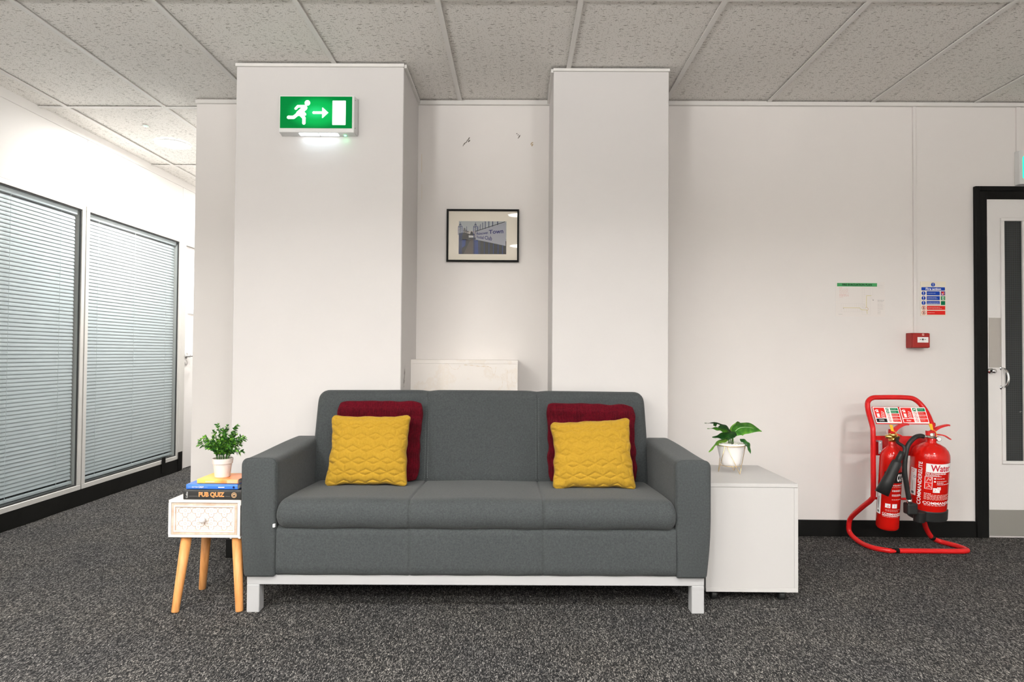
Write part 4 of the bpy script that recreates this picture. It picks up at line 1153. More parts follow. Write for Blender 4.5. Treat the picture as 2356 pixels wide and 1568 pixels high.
def big_leaf(path, width, mt, roll=0.0, prof=None, wavy=0.003, slits=(), droop=0.25, vein=False, seed=0):
    P = catmull(path, 6); n = len(P); bm = bmesh.new()
    prof = prof or (lambda t: math.sin(PI * min(1, t * 1.02) ** 0.75) ** 0.8)
    cols = 9; rows = []; rr = random.Random(seed)
    for i, p in enumerate(P):
        t = i / (n - 1); d = (P[min(n - 1, i + 1)] - P[max(0, i - 1)]).normalized()
        side = d.cross(Vector((0, 0, 1)))
        side = side.normalized() if side.length > 0.05 else Vector((0, 1, 0))
        side = Matrix.Rotation(roll, 3, d) @ side
        upv = side.cross(d); 
        w = width * max(0.02, prof(t)); row = []
        for c in range(cols):
            s = -1 + 2 * c / (cols - 1)
            q = p + side * s * w + upv * (-droop * w * s * s) + upv * wavy * math.sin(t * 17 + s * 2.2 + seed) * abs(s)
            row.append(bm.verts.new(q))
        rows.append(row)
    for i in range(n - 1):
        for c in range(cols - 1):
            t = (i + 0.5) / n; s = -1 + 2 * (c + 0.5) / (cols - 1)
            if any(abs(t - a) < hw_ and s * sg > 0.28 for a, hw_, sg in slits): continue
            bm.faces.new((rows[i][c], rows[i][c + 1], rows[i + 1][c + 1], rows[i + 1][c]))
    o = obj('leaf', bm, mt, pq, smooth=True)
    if vein:
        vb = bmesh.new(); tube(vb, [x + Vector((0, -0.0012, 0.0016)) for x in P[3:-4]], lambda t: 0.0012 * (1 - 0.7 * t), 6); obj('leaf_vein', vb, VEIN, o, smooth=True)
    return o
Q = Vector(qc)
def q(x, y, z): return tuple(Q + Vector((x, y, z)))
# heights above the cabinet top, x from the pot centre (metres)
big_leaf([q(0.006, 0, 0.172), q(0.035, -0.008, 0.203), q(0.080, -0.015, 0.208), q(0.135, -0.02, 0.192)], 0.036, LEAFM, roll=math.radians(-62), vein=True, seed=1)
big_leaf([q(0.002, 0.015, 0.175), q(0.012, 0.03, 0.208), q(0.040, 0.045, 0.222), q(0.070, 0.055, 0.215)], 0.026, LEAFL, roll=math.radians(-40), seed=2)
big_leaf([q(0.0, 0, 0.180), q(-0.025, 0.0, 0.205), q(-0.060, 0.0, 0.224), q(-0.118, 0.005, 0.226)], 0.026, LEAFD, roll=math.radians(30), slits=((0.60, 0.05, 1), (0.80, 0.05, 1)), seed=3)
big_leaf([q(-0.005, -0.01, 0.180), q(-0.035, -0.02, 0.197), q(-0.070, -0.02, 0.205), q(-0.112, -0.015, 0.203)], 0.013, LEAFM, roll=math.radians(40), seed=4)
big_leaf([q(0.008, -0.03, 0.165), q(-0.020, -0.045, 0.180), q(-0.060, -0.05, 0.178), q(-0.100, -0.05, 0.168)], 0.027, LEAFD, roll=math.radians(48), seed=5)
big_leaf([q(-0.005, -0.015, 0.158), q(-0.045, -0.03, 0.156), q(-0.080, -0.035, 0.138), q(-0.110, -0.035, 0.098)], 0.025, LEAFL, roll=math.radians(38), seed=6)
big_leaf([q(0.035, -0.02, 0.158), q(0.055, -0.035, 0.148), q(0.067, -0.045, 0.128), q(0.072, -0.050, 0.094)], 0.015, LEAFD, roll=math.radians(25), seed=7)
for a, b in (((-0.004, -0.004, 0.13), (0.0, 0.0, 0.182)), ((0.004, 0.0, 0.13), (0.010, 0.0, 0.18)), ((0.009, -0.006, 0.13), (0.004, -0.02, 0.168)), ((-0.008, 0.002, 0.13), (-0.012, -0.008, 0.160))):
    sb = bmesh.new(); tube(sb, [q(*a), q(*b)], 0.0024, 8); obj('stem', sb, mat('pale_stem', (0.06, 0.16, 0.03), 0.4), pq, smooth=True)

# ================================================================== FIRE STAND
RT = 0.0132
st = thing('extinguisher_stand', 'red tubular floor stand holding two fire extinguishers beside the door', 'stand', (2.1, 3.48, 0))
path = [(2.212, 3.41, 0.645), (2.212, 3.41, 0.28), (2.216, 3.47, 0.20), (2.226, 3.51, 0.145), (2.262, 3.545, 0.085), (2.305, 3.565, 0.035), (2.350, 3.565, RT + 0.001), (2.385, 3.50, RT), (2.395, 3.43, RT), (2.36, 3.397, RT),
        (2.20, 3.394, RT), (2.00, 3.394, RT), (1.955, 3.402, RT), (1.905, 3.455, RT), (1.888, 3.54, RT + 0.004), (1.872, 3.602, 0.045), (1.870, 3.612, 0.085), (1.874, 3.595, 0.135), (1.884, 3.50, 0.215), (1.894, 3.425, 0.275), (1.895, 3.41, 0.315),
        (1.895, 3.41, 0.50), (1.895, 3.41, 0.625), (1.897, 3.422, 0.668), (1.899, 3.462, 0.738), (1.906, 3.480, 0.785), (1.935, 3.490, 0.808), (1.985, 3.492, 0.812), (2.115, 3.492, 0.812), (2.165, 3.488, 0.802), (2.200, 3.473, 0.762), (2.211, 3.445, 0.715), (2.212, 3.418, 0.668)]
bm = bmesh.new(); tube(bm, catmull(path, 5, closed=True), RT, 16, closed=True)
obj('tube_frame', bm, REDTUBE, st, smooth=True)
obj('hanging_bracket', B(1.905, 2.205, 3.418, 3.428, 0.508, 0.612, bev=0.002), REDTUBE, st)
bm = bmesh.new(); tube(bm, [(1.895, 3.418, 0.282), (2.212, 3.418, 0.278)], 0.0065, 10); obj('cross_bar', bm, REDTUBE, st, smooth=True)
bm = bmesh.new(); box(bm, 1.914, 1.934, 3.392, 3.395, 0.520, 0.590, bev=0.001, seg=1); box(bm, 1.914, 1.934, 3.395, 3.417, 0.582, 0.590)
for zz in (0.577, 0.533): lathe(bm, [(0.0045, 0), (0.0045, 0.004), (0.002, 0.005)], M=axis_matrix((1.924, 3.392, zz), (1.924, 2.4, zz)), seg=10)
obj('hook', bm, mat('zinc_plate', (0.55, 0.57, 0.60), 0.4, 0.6), st)
bm = bmesh.new(); tube(bm, [(1.965, 3.3985, RT), (1.982, 3.3955, RT), (2.018, 3.394, RT)], RT + 0.0008, 16); obj('tape_wrap', bm, TAPE, st, smooth=True)
bm = bmesh.new(); tube(bm, [(2.296, 3.5615, 0.042), (2.312, 3.5665, 0.031)], RT + 0.001, 16); obj('tape_wrap', bm, TAPE, st, smooth=True)
# tilted carrier plate and the two instruction signs
S0 = Vector((1.908, 3.406, 0.6795)); SU = Vector((1, 0, 0)); SV = (Vector((0, 3.447, 0.762)) - Vector((0, 3.406, 0.6795))).normalized(); SN = SU.cross(SV)
SH = 0.0915
def sfn(x_off):
    return lambda u, v, l: S0 + SU * (x_off + u) + SV * v + SN * (0.0035 + 0.0006 * l)
bm = bmesh.new(); vs = []
for l in (0, 1):
    for u, v in ((0, -0.004), (0.284, -0.004), (0.284, SH + 0.002), (0, SH + 0.002)):
        vs.append(bm.verts.new(S0 + SU * u + SV * v + SN * (0.003 * l)))
for qd in ((0, 1, 2, 3), (4, 5, 6, 7), (0, 1, 5, 4), (1, 2, 6, 5), (2, 3, 7, 6), (3, 0, 4, 7)): bm.faces.new([vs[i] for i in qd])
obj('sign_plate', bm, REDTUBE, st)
def ext_sign(xo, w, kind):
    p = Print(sfn(xo)); H_ = SH
    p.rrect(0, 0, w, H_, 0.004, PWHITE, 0, 'sign_board')
    p.rect(0.004, 0.030, w * 0.44, H_ - 0.004, PRED, 1, 'sign_block')
    bx, by = 0.010, 0.034
    p.rect(bx + 0.003, by, bx + 0.017, by + 0.030, PWHITE, 2, 'pictogram'); p.rect(bx + 0.003, by + 0.021, bx + 0.017, by + 0.028, PRED, 3, 'pictogram')
    p.poly([(bx + 0.003, by + 0.030), (bx + 0.017, by + 0.030), (bx + 0.014, by + 0.037), (bx + 0.006, by + 0.037)], PWHITE, 2, 'pictogram')
    p.stroke([(bx + 0.015, by + 0.040), (bx + 0.006, by + 0.042), (bx - 0.001, by + 0.036)], 0.004, PWHITE, 2, 'pictogram')
    for k in range(4):
        p.stroke([(0.034 + 0.0045 * k * 0.5, 0.040 + k * 0.009), (0.040 + 0.003 * k, 0.035 + k * 0.009), (0.053, 0.033 + k * 0.008)], 0.0032, PWHITE, 2, 'pictogram')
    p.rect(0.004, 0.006, w * 0.44, 0.026, PBLACK if kind == 'CO2' else PRED, 1, 'sign_block')
    p.text(kind, 0.018, 0.0115, 0.044, 0.0205, PWHITE, 2, bold=0.02)
    rows = 5 if kind == 'CO2' else 4; g = 2 if kind == 'CO2' else 1
    rh = (H_ - 0.010) / rows
    for r in range(rows):
        v1 = H_ - 0.005 - r * rh; v0 = v1 - rh + 0.0028; mt = PGREEN if r < g else PRED
        p.rect(w * 0.67, v0, w - 0.004, v1, mt, 1, 'sign_block')
        p.lines(w * 0.69, v1 - 0.006, w - 0.010, 2, 0.005, 0.0018, PPINK if r >= g else mat('pale_green_print', (0.25, 0.5, 0.33), 0.5), 2, seed=r)
        cx_, cy_ = w * 0.555, (v0 + v1) / 2; rr = rh * 0.36
        if r < g:
            p.rect(cx_ - rr * 1.2, v0, cx_ + rr * 1.2, v1, PGREEN, 1, 'sign_block'); p.stroke([(cx_ - rr * 0.6, cy_ - rr * 0.4), (cx_ + rr * 0.1, cy_ + rr * 0.6), (cx_ + rr * 0.6, cy_ - rr * 0.2)], rr * 0.5, PWHITE, 2, 'pictogram')
        else:
            p.ring(cx_, cy_, rr * 1.15, rr * 0.22, PRED, 2, 'pictogram', 16); p.stroke([(cx_ - rr * 0.7, cy_ + rr * 0.7), (cx_ + rr * 0.7, cy_ - rr * 0.7)], rr * 0.22, PRED, 3, 'pictogram', False)
            p.stroke([(cx_, cy_ - rr * 0.5), (cx_, cy_ + rr * 0.5)], rr * 0.4, PGREY, 2, 'pictogram', False)
    p.build(st)
ext_sign(0.002, 0.136, 'CO2'); ext_sign(0.145, 0.137, 'Water')

def cyl_fn(a, b, R_, phi0=0.0):
    """u is arc length from the centre line facing phi0 (0 faces -y, positive towards +x), v is height along the axis"""
    M = axis_matrix(a, b)
    def f(u, v, l):
        ang = u / R_ + phi0
        return M @ Vector(((R_ + 0.0005 + 0.0004 * l) * math.sin(ang), -(R_ + 0.0005 + 0.0004 * l) * math.cos(ang), v))
    return f, M
# ---- CO2 extinguisher
ca, cbb = Vector((1.968, 3.412, 0.128)), Vector((1.9605, 3.352, 0.570))
ce = thing('fire_extinguisher', 'slim red CO2 fire extinguisher with black horn, left one on the stand', 'extinguisher', tuple(ca), 0, 'fire extinguishers on the stand')
RC = 0.0545
cf, CM = cyl_fn(ca, cbb, RC, 0.03)
bm = bmesh.new()
lathe(bm, [(0.020, 0.004), (0.044, 0.0), (0.051, 0.004), (RC, 0.014), (RC, 0.375), (0.0525, 0.393), (0.046, 0.412), (0.034, 0.430), (0.0225, 0.442), (0.0195, 0.452), (0.0190, 0.468), (0.017, 0.470)], M=CM, seg=48)
obj('cylinder', bm, RED, ce, smooth=True)
p = Print(cf, 0.006)
p.rect(-0.058, 0.262, 0.052, 0.318, PBLACK, 1, 'label_block'); p.text('CO', 0.002, 0.270, 0.031, 0.311, PWHITE, 2, bold=0.05, shear=0.2); p.text('2', 0.033, 0.270, 0.041, 0.287, PWHITE, 2, bold=0.04)
p.text('EXTINGUISHER', -0.046, 0.246, 0.040, 0.2535, PWHITE, 1, bold=0.02); p.lines(-0.046, 0.238, 0.040, 1, 0.006, 0.0022, PPINK, seed=2)
p.lines(-0.018, 0.222, 0.040, 2, 0.0055, 0.0032, PWHITE, seed=3); p.lines(-0.018, 0.198, 0.040, 2, 0.0055, 0.0032, PWHITE, seed=4); p.lines(-0.018, 0.172, 0.040, 1, 0.0055, 0.0034, PPINK, seed=5)
p.rect(-0.046, 0.128, -0.022, 0.150, PWHITE, 1, 'label_block'); p.rect(-0.014, 0.128, 0.010, 0.150, PWHITE, 1, 'label_block')
p.stroke([(-0.036, 0.136), (-0.031, 0.132), (-0.026, 0.136), (-0.031, 0.141), (-0.036, 0.136)], 0.002, PRED, 2, 'pictogram'); p.stroke([(-0.001, 0.146), (-0.005, 0.140), (0.0, 0.139), (-0.004, 0.132)], 0.0012, PRED, 2, 'pictogram')
p.lines(-0.044, 0.118, 0.036, 3, 0.0045, 0.0012, PPINK, seed=6)
p.text('COMMANDER', -0.058, 0.090, 0.044, 0.1005, PWHITE, 1, bold=0.015); p.rect(-0.058, 0.084, 0.044, 0.0875, PWHITE); p.lines(-0.056, 0.078, 0.040, 1, 0.004, 0.0014, PWHITE, seed=7)
p.rect(-0.096, 0.085, -0.068, 0.215, PWHITE, 1, 'label_block'); p.disc(-0.082, 0.098, 0.007, PBLACK, 2, 'pictogram'); p.ring(-0.082, 0.098, 0.005, 0.001, PWHITE, 3, 'pictogram'); p.ring(-0.084, 0.203, 0.007, 0.0015, PRED, 2, 'pictogram')
for uu in (-0.090, -0.075): p.rect(uu, 0.11, uu + 0.0012, 0.19, PGREY, 2, 'small_print')
p.rect(-0.084, 0.112, -0.0805, 0.178, PBLACK, 2, 'small_print')
p.build(ce)
hd = bmesh.new(); V0 = CM @ Vector((0, 0, 0.470)); V1 = CM @ Vector((0, 0, 0.512))
lathe(hd, [(0.016, 0), (0.019, 0.004), (0.019, 0.012), (0.0145, 0.014), (0.0145, 0.028), (0.018, 0.030), (0.018, 0.040), (0.010, 0.044)], M=axis_matrix(V0, V1), seg=20)
tube(hd, [V0 + Vector((-0.034, 0.0, 0.024)), V0 + Vector((0.030, -0.012, 0.020))], 0.0095, 12); tube(hd, [V0 + Vector((-0.012, -0.018, 0.012)), V0 + Vector((-0.006, -0.030, 0.012))], 0.008, 12)
vh = obj('valve', hd, BRASS, ce, smooth=True)
def lever(bm, pts, w, th):
    P = catmull(pts, 5); rows = []
    for i, p_ in enumerate(P):
        d = (P[min(len(P) - 1, i + 1)] - P[max(0, i - 1)]).normalized(); s = Vector((0, 1, 0)); n_ = d.cross(s).normalized(); t_ = i / (len(P) - 1)
        ww = w * (1 - 0.25 * t_); tt = th * (1 - 0.55 * t_)
        rows.append([bm.verts.new(p_ + s * ww * a + n_ * tt * b) for a, b in ((-1, -1), (1, -1), (1, 1), (-1, 1))])
    for a, b in zip(rows, rows[1:]):
        for k in range(4): bm.faces.new((a[k], a[(k + 1) % 4], b[(k + 1) % 4], b[k]))
    bm.faces.new(rows[0][::-1]); bm.faces.new(rows[-1])
bm = bmesh.new(); H0 = V0
lever(bm, [H0 + Vector((-0.014, 0, 0.052)), H0 + Vector((0.004, 0, 0.052)), H0 + Vector((0.030, 0, 0.074)), H0 + Vector((0.060, 0, 0.088)), H0 + Vector((0.084, 0, 0.089))], 0.011, 0.011)
obj('lever', bm, REDTUBE, ce)
bm = bmesh.new(); lever(bm, [H0 + Vector((-0.010, 0, 0.042)), H0 + Vector((0.030, 0, 0.034)), H0 + Vector((0.050, 0, 0.026))], 0.009, 0.005); obj('lever', bm, REDTUBE, ce)
def seal(parent, o_):
    o_ = Vector(o_); bm = bmesh.new()
    for (a, b, c_, d) in ((-0.011, -0.001, 0.010, 0.030),):
        vs = [bm.verts.new(o_ + Vector(v)) for v in ((-0.006, 0, 0.006), (0.008, 0, 0.002), (0.001, 0, 0.036), (-0.016, 0, 0.038))]
        vs2 = [bm.verts.new(v.co + Vector((0, 0.0025, 0))) for v in vs]
        bm.faces.new(vs); bm.faces.new(vs2[::-1])
        for k in range(4): bm.faces.new((vs[k], vs2[k], vs2[(k + 1) % 4], vs[(k + 1) % 4]))
    tube(bm, catmull([o_ + Vector((0.002, 0, 0.008)), o_ + Vector((0.014, -0.002, 0.0)), o_ + Vector((0.022, -0.003, -0.016)), o_ + Vector((0.022, -0.002, -0.030))], 5), 0.0012, 6)
    obj('safety_seal', bm, YTAG, parent, label='yellow plastic seal tag')
seal(ce, H0 + Vector((-0.010, -0.020, 0.050)))
bm = bmesh.new(); tube(bm, [H0 + Vector((-0.030, -0.008, 0.040)), H0 + Vector((0.004, -0.008, 0.044))], 0.0022, 6); tube(bm, [H0 + Vector((-0.032, -0.006, 0.058)), H0 + Vector((-0.030, -0.008, 0.034))], 0.0015, 6); obj('safety_pin', bm, CHROME, ce)
bm = bmesh.new(); tube(bm, catmull([V0 + Vector((0.018, -0.014, 0.022)), (1.960, 3.300, 0.594), (1.973, 3.272, 0.577), (1.972, 3.265, 0.553), (1.955, 3.262, 0.525), (1.941, 3.262, 0.500)], 6), lambda t: 0.0075 + 0.0015 * t, 12)
obj('hose', bm, RUBBER, ce, smooth=True)
bm = bmesh.new(); lathe(bm, [(0.0105, -0.055), (0.013, -0.030), (0.014, -0.002), (0.0215, 0.0), (0.0240, 0.012), (0.0250, 0.060), (0.0275, 0.110), (0.0325, 0.182), (0.0300, 0.182), (0.024, 0.11)], M=axis_matrix((1.935, 3.262, 0.504), (1.866, 3.275, 0.345)), seg=32)
obj('discharge_horn', bm, RUBBER, ce, smooth=True)

# ---- water extinguisher
wa, wbb = Vector((2.1655, 3.395, 0.200)), Vector((2.157, 3.340, 0.620))
we = thing('fire_extinguisher', 'wide red water fire extinguisher with black rubber base, right one on the stand', 'extinguisher', tuple(wa), 0, 'fire extinguishers on the stand')
RW = 0.0885
wf, WMt = cyl_fn(wa, wbb, RW, -0.55)
bm = bmesh.new(); lathe(bm, [(0.07, 0.0), (RW - 0.003, 0.004), (RW, 0.012), (RW, 0.318), (0.0865, 0.336), (0.079, 0.355), (0.064, 0.373), (0.044, 0.385), (0.029, 0.391), (0.024, 0.396), (0.0235, 0.418), (0.020, 0.420)], M=WMt, seg=64)
obj('cylinder', bm, RED, we, smooth=True)
bm = bmesh.new(); lathe(bm, [(0.078, -0.006), (RW + 0.001, -0.005), (RW + 0.004, 0.0), (RW + 0.004, 0.046), (RW + 0.001, 0.050)], M=WMt, seg=64)
m0 = len(bm.verts)
for ang in (-1.62,):
    for k in range(1):
        c_ = WMt @ Vector(((RW + 0.012) * math.sin(ang * 0.55 + 0.0), -(RW + 0.012) * math.cos(ang * 0.55), 0.0))
        ax = (wbb - wa).normalized()
        Mx = axis_matrix(c_ - ax * 0.006, c_ + ax)
        lathe(bm, [(0.024, -0.002), (0.027, 0.002), (0.027, 0.050), (0.022, 0.054)], M=Mx, seg=20)
obj('rubber_base', bm, RUBBER, we, smooth=False)
p = Print(lambda u, v, l: wf(u, 0.0637 + 0.813 * v, l), 0.006)
p.rect(-0.017, 0.238, 0.150, 0.294, PWHITE, 1, 'label_block'); p.text('Water', 0.003, 0.2455, 0.108, 0.2875, mat('print_crimson', (0.50, 0.01, 0.03), 0.4), 2, bold=0.022)
p.text('FIRE EXTINGUISHER', -0.018, 0.2262, 0.080, 0.2350, PWHITE, 1, bold=0.02); p.lines(-0.018, 0.2215, 0.052, 2, 0.0045, 0.0022, PWHITE, seed=11)
p.lines(-0.018, 0.2135, 0.066, 1, 0.006, 0.0026, PWHITE, seed=12)
p.rect(-0.020, 0.130, 0.014, 0.210, PWHITE, 1, 'label_block')
p.rect(-0.0175, 0.172, 0.0115, 0.2075, PRED, 2, 'label_block'); p.rect(-0.0175, 0.1325, 0.0115, 0.170, PRED, 2, 'label_block')
p.stroke([(-0.012, 0.178), (-0.004, 0.200), (0.004, 0.186), (0.009, 0.204)], 0.004, PPINK, 3, 'pictogram'); p.stroke([(-0.012, 0.138), (0.002, 0.150), (-0.004, 0.162), (0.008, 0.142)], 0.004, PPINK, 3, 'pictogram')
for vv in (0.196, 0.177): p.rect(0.020, vv, 0.029, vv + 0.0085, PWHITE, 1, 'label_block')
p.text('PULL OUT PIN', 0.034, 0.197, 0.072, 0.203, PWHITE, 1, bold=0.02)
p.lines(0.034, 0.181, 0.100, 1, 0.007, 0.0032, PWHITE, seed=13); p.lines(0.034, 0.171, 0.078, 1, 0.007, 0.0036, PWHITE, seed=14); p.lines(0.034, 0.161, 0.110, 1, 0.007, 0.0036, PWHITE, seed=15)
p.rect(0.018, 0.110, 0.050, 0.140, PWHITE, 1, 'label_block'); p.rect(0.036, 0.128, 0.054, 0.146, PWHITE, 1, 'label_block'); p.ring(0.045, 0.137, 0.0065, 0.0015, PRED, 2, 'pictogram'); p.stroke([(0.022, 0.115), (0.030, 0.125), (0.026, 0.134)], 0.0015, PRED, 2, 'pictogram')
p.lines(-0.020, 0.100, 0.016, 1, 0.006, 0.0028, PWHITE, seed=16); p.lines(-0.020, 0.093, 0.130, 6, 0.0062, 0.0030, PPINK, seed=17, word=0.009)
p.text('COMMANDER', -0.024, 0.032, 0.128, 0.0490, PWHITE, 1, bold=0.015); p.lines(-0.018, 0.028, 0.120, 2, 0.0048, 0.0014, PWHITE, seed=18, word=0.012)
p.text('COMMANDERELITE', -0.052, 0.020, -0.033, 0.298, PWHITE, 1, bold=0.015, rot=True)
p.rect(-0.098, 0.070, -0.060, 0.245, PWHITE, 1, 'label_block')
p.disc(-0.079, 0.086, 0.0095, PBLACK, 2, 'pictogram'); p.ring(-0.079, 0.086, 0.0068, 0.0015, PWHITE, 3, 'pictogram'); p.ring(-0.083, 0.228, 0.010, 0.0022, PRED, 2, 'pictogram'); p.ring(-0.069, 0.190, 0.0075, 0.002, PBLACK, 2, 'pictogram')
p.text('01 21 405 7000', -0.081, 0.103, -0.0755, 0.165, PBLACK, 2, 'small_print', rot=True, bold=0.02) if False else p.rect(-0.081, 0.103, -0.0765, 0.165, PGREY, 2, 'small_print')
for uu in (-0.090, -0.068): p.rect(uu, 0.085 if uu < -0.08 else 0.10, uu + 0.0015, 0.205 if uu < -0.08 else 0.17, PGREY, 2, 'small_print')
p.build(we)
Wv = WMt @ Vector((0, 0, 0.420))
hd = bmesh.new(); lathe(hd, [(0.017, 0), (0.017, 0.006), (0.0145, 0.008), (0.0145, 0.022), (0.010, 0.026)], M=axis_matrix(Wv, Wv + (wbb - wa)), seg=20)
tube(hd, [Wv + Vector((-0.055, -0.016, 0.006)), Wv + Vector((-0.030, -0.016, 0.004)), Wv + Vector((0.016, -0.012, -0.003))], 0.0095, 12)
obj('valve', hd, mat('nickel', (0.62, 0.58, 0.50), 0.25, 1.0), we, smooth=True)
gb = bmesh.new(); lathe(gb, [(0.0125, 0), (0.0125, 0.010), (0.0105, 0.011)], M=axis_matrix(Wv + Vector((0.024, -0.016, -0.006)), Wv + Vector((0.024, -1.016, -0.006))), seg=20)
go = obj('pressure_gauge', gb, CHROME, we)
gb = bmesh.new(); lathe(gb, [(0.0095, 0.0), (0.0095, 0.0008)], M=axis_matrix(Wv + Vector((0.024, -0.0272, -0.006)), Wv + Vector((0.024, -1.0272, -0.006))), seg=20); obj('gauge_face', gb, PWHITE, go)
bm = bmesh.new()
lever(bm, [Wv + Vector((-0.024, 0, 0.026)), Wv + Vector((0.000, 0, 0.028)), Wv + Vector((0.040, 0, 0.052)), Wv + Vector((0.082, 0, 0.064)), Wv + Vector((0.094, 0, 0.062))], 0.010, 0.008)
obj('lever', bm, REDTUBE, we)
bm = bmesh.new(); lever(bm, [Wv + Vector((-0.022, 0, 0.020)), Wv + Vector((0.020, 0, 0.016)), Wv + Vector((0.065, 0, 0.010)), Wv + Vector((0.100, 0, -0.010))], 0.009, 0.0045); obj('lever', bm, REDTUBE, we)
bm = bmesh.new(); box(bm, Wv.x - 0.026, Wv.x + 0.008, Wv.y - 0.010, Wv.y + 0.010, Wv.z + 0.002, Wv.z + 0.030, bev=0.006); obj('lever_housing', bm, REDTUBE, we)
seal(we, Wv + Vector((-0.010, -0.022, 0.036)))
bm = bmesh.new(); tube(bm, catmull([Wv + Vector((-0.052, -0.016, 0.006)), (2.085, 3.318, 0.626), (2.045, 3.300, 0.618), (2.006, 3.290, 0.580), (1.990, 3.286, 0.520), (1.986, 3.286, 0.450), (1.999, 3.290, 0.370), (2.015, 3.298, 0.300)], 6), 0.0118, 14)
obj('hose', bm, RUBBER, we, smooth=True)
bm = bmesh.new(); tube(bm, [Wv + Vector((-0.056, -0.016, 0.0065)), Wv + Vector((-0.036, -0.016, 0.005))], 0.0105, 14); tube(bm, [(2.014, 3.2975, 0.306), (2.018, 3.300, 0.284)], 0.0126, 14)
obj('hose_ferrule', bm, CHROME, we, smooth=True)
bm = bmesh.new(); box(bm, 2.004, 2.056, 3.288, 3.335, 0.226, 0.284, bev=0.008, seg=3); obj('hose_clip', bm, RUBBER, we)

# ================================================================== CALL POINT, CONDUIT
cp = thing('fire_call_point', 'red fire alarm call point box on the wall beside the door', 'alarm', (2.292, DW, 1.085))
obj('back_box', B(2.252, 2.352, DW - 0.052, DW - 0.0005, 1.084, 1.170, bev=0.003), REDBOX, cp)
obj('front_cover', B(2.2535, 2.3505, DW - 0.064, DW - 0.052, 1.086, 1.168, bev=0.003), REDBOX, cp)
p = Print(plane_y(2.2535, DW - 0.0642, 1.086))
p.rect(0.026, 0.029, 0.088, 0.060, PWHITE, 1, 'break_panel')
p.disc(0.056, 0.0465, 0.0048, PBLACK, 2, 'pictogram'); p.ring(0.056, 0.0465, 0.0066, 0.001, PGREY, 2, 'pictogram')
for s_, c_ in ((1, 0.042), (-1, 0.070)):
    p.rect(c_ - 0.005, 0.0457, c_ + 0.003, 0.0473, PBLACK, 2, 'pictogram') if s_ == 1 else p.rect(c_ - 0.003, 0.0457, c_ + 0.005, 0.0473, PBLACK, 2, 'pictogram')
    p.poly([(c_ + 0.001 * s_, 0.0495), (c_ + 0.006 * s_, 0.0465), (c_ + 0.001 * s_, 0.0435)], PBLACK, 2, 'pictogram')
p.lines(0.050, 0.033, 0.062, 1, 0.002, 0.001, PGREY, 2, seed=2, word=0.002)
p.rrect(0.052, 0.068, 0.064, 0.080, 0.002, PPINK, 1, 'emblem'); p.stroke([(0.055, 0.071), (0.061, 0.077)], 0.002, REDBOX, 2, 'emblem')
p.build(cp)
o = obj('cable_conduit', B(2.294, 2.310, DW - 0.012, DW - 0.0005, 1.171, 2.487, bev=0.001, seg=1), WALL, origin=(2.302, DW, 1.171)); tag(o, 'thin white cable conduit running from the ceiling down to the red call point', 'conduit')
o = obj('cable_conduit', B(2.892, 2.917, DW - 0.012, DW - 0.0005, 2.228, 2.487, bev=0.001, seg=1), WALL, origin=(2.904, DW, 2.236)); tag(o, 'short wide white conduit above the exit sign at the right edge', 'conduit')

# ================================================================== WALL NOTICES
pn = thing('fire_evacuation_plan', 'white fire evacuation plan sheet with green header on the right wall', 'notice', (1.99, DW, 1.264))
obj('sheet', B(1.848, 2.132, DW - 0.0015, DW - 0.0004, 1.264, 1.466), PAPER, pn)
p = Print(plane_y(1.848, DW - 0.0016, 1.264, 0.0003))
p.rect(0.008, 0.1745, 0.239, 0.1945, PGREEN2, 1, 'header_band'); p.text('FIRE EVACUATION PLAN', 0.038, 0.1790, 0.209, 0.1905, PBLACK, 2, bold=0.03)
p.lines(0.018, 0.1655, 0.046, 1, 0.004, 0.0026, PPINK, seed=1); p.lines(0.021, 0.158, 0.076, 5, 0.0075, 0.0014, PPINK, seed=2, word=0.01); p.lines(0.021, 0.123, 0.094, 2, 0.0050, 0.0020, PPINK, seed=3, word=0.01); p.lines(0.021, 0.111, 0.050, 1, 0.006, 0.0014, PPINK, seed=4)
LG = mat('plan_line_grey', (0.60, 0.57, 0.55), 0.6)
def rb(u0, v0, u1, v1, w=0.0006):
    p.rect(u0, v0, u1, v0 + w, LG, 1, 'plan_lines'); p.rect(u0, v1, u1, v1 + w, LG, 1, 'plan_lines'); p.rect(u0, v0, u0 + w, v1, LG, 1, 'plan_lines'); p.rect(u1, v0, u1 + w, v1, LG, 1, 'plan_lines')
rb(0.032, 0.028, 0.152, 0.075); rb(0.152, 0.012, 0.199, 0.165); rb(0.165, 0.125, 0.215, 0.165)
for k in range(9): p.rect(0.045 + k * 0.0125, 0.057, 0.0455 + k * 0.0125, 0.075, LG, 1, 'plan_lines'); p.rect(0.050 + k * 0.0125, 0.028, 0.0505 + k * 0.0125, 0.046, LG, 1, 'plan_lines')
for k in range(6): p.rect(0.152, 0.075 + k * 0.013, 0.170, 0.0755 + k * 0.013, LG, 1, 'plan_lines')
for a in ([(0.042, 0.052), (0.055, 0.051), (0.138, 0.051), (0.148, 0.040), (0.178, 0.039)], [(0.177, 0.055), (0.178, 0.122), (0.205, 0.122)], [(0.179, 0.039), (0.181, 0.018)]): p.stroke(a, 0.0022, PYELL, 2, 'escape_route')
p.stroke([(0.170, 0.052), (0.180, 0.055), (0.188, 0.045), (0.184, 0.036), (0.178, 0.039)], 0.0018, mat('plan_brown', (0.60, 0.40, 0.22), 0.6), 3, 'escape_route')
rr = random.Random(9)
for k in range(16): u, v = 0.155 + 0.017 * rr.random(), 0.043 + 0.032 * rr.random(); p.rect(u, v, u + 0.0018, v + 0.0016, PGREY, 2, 'small_print')
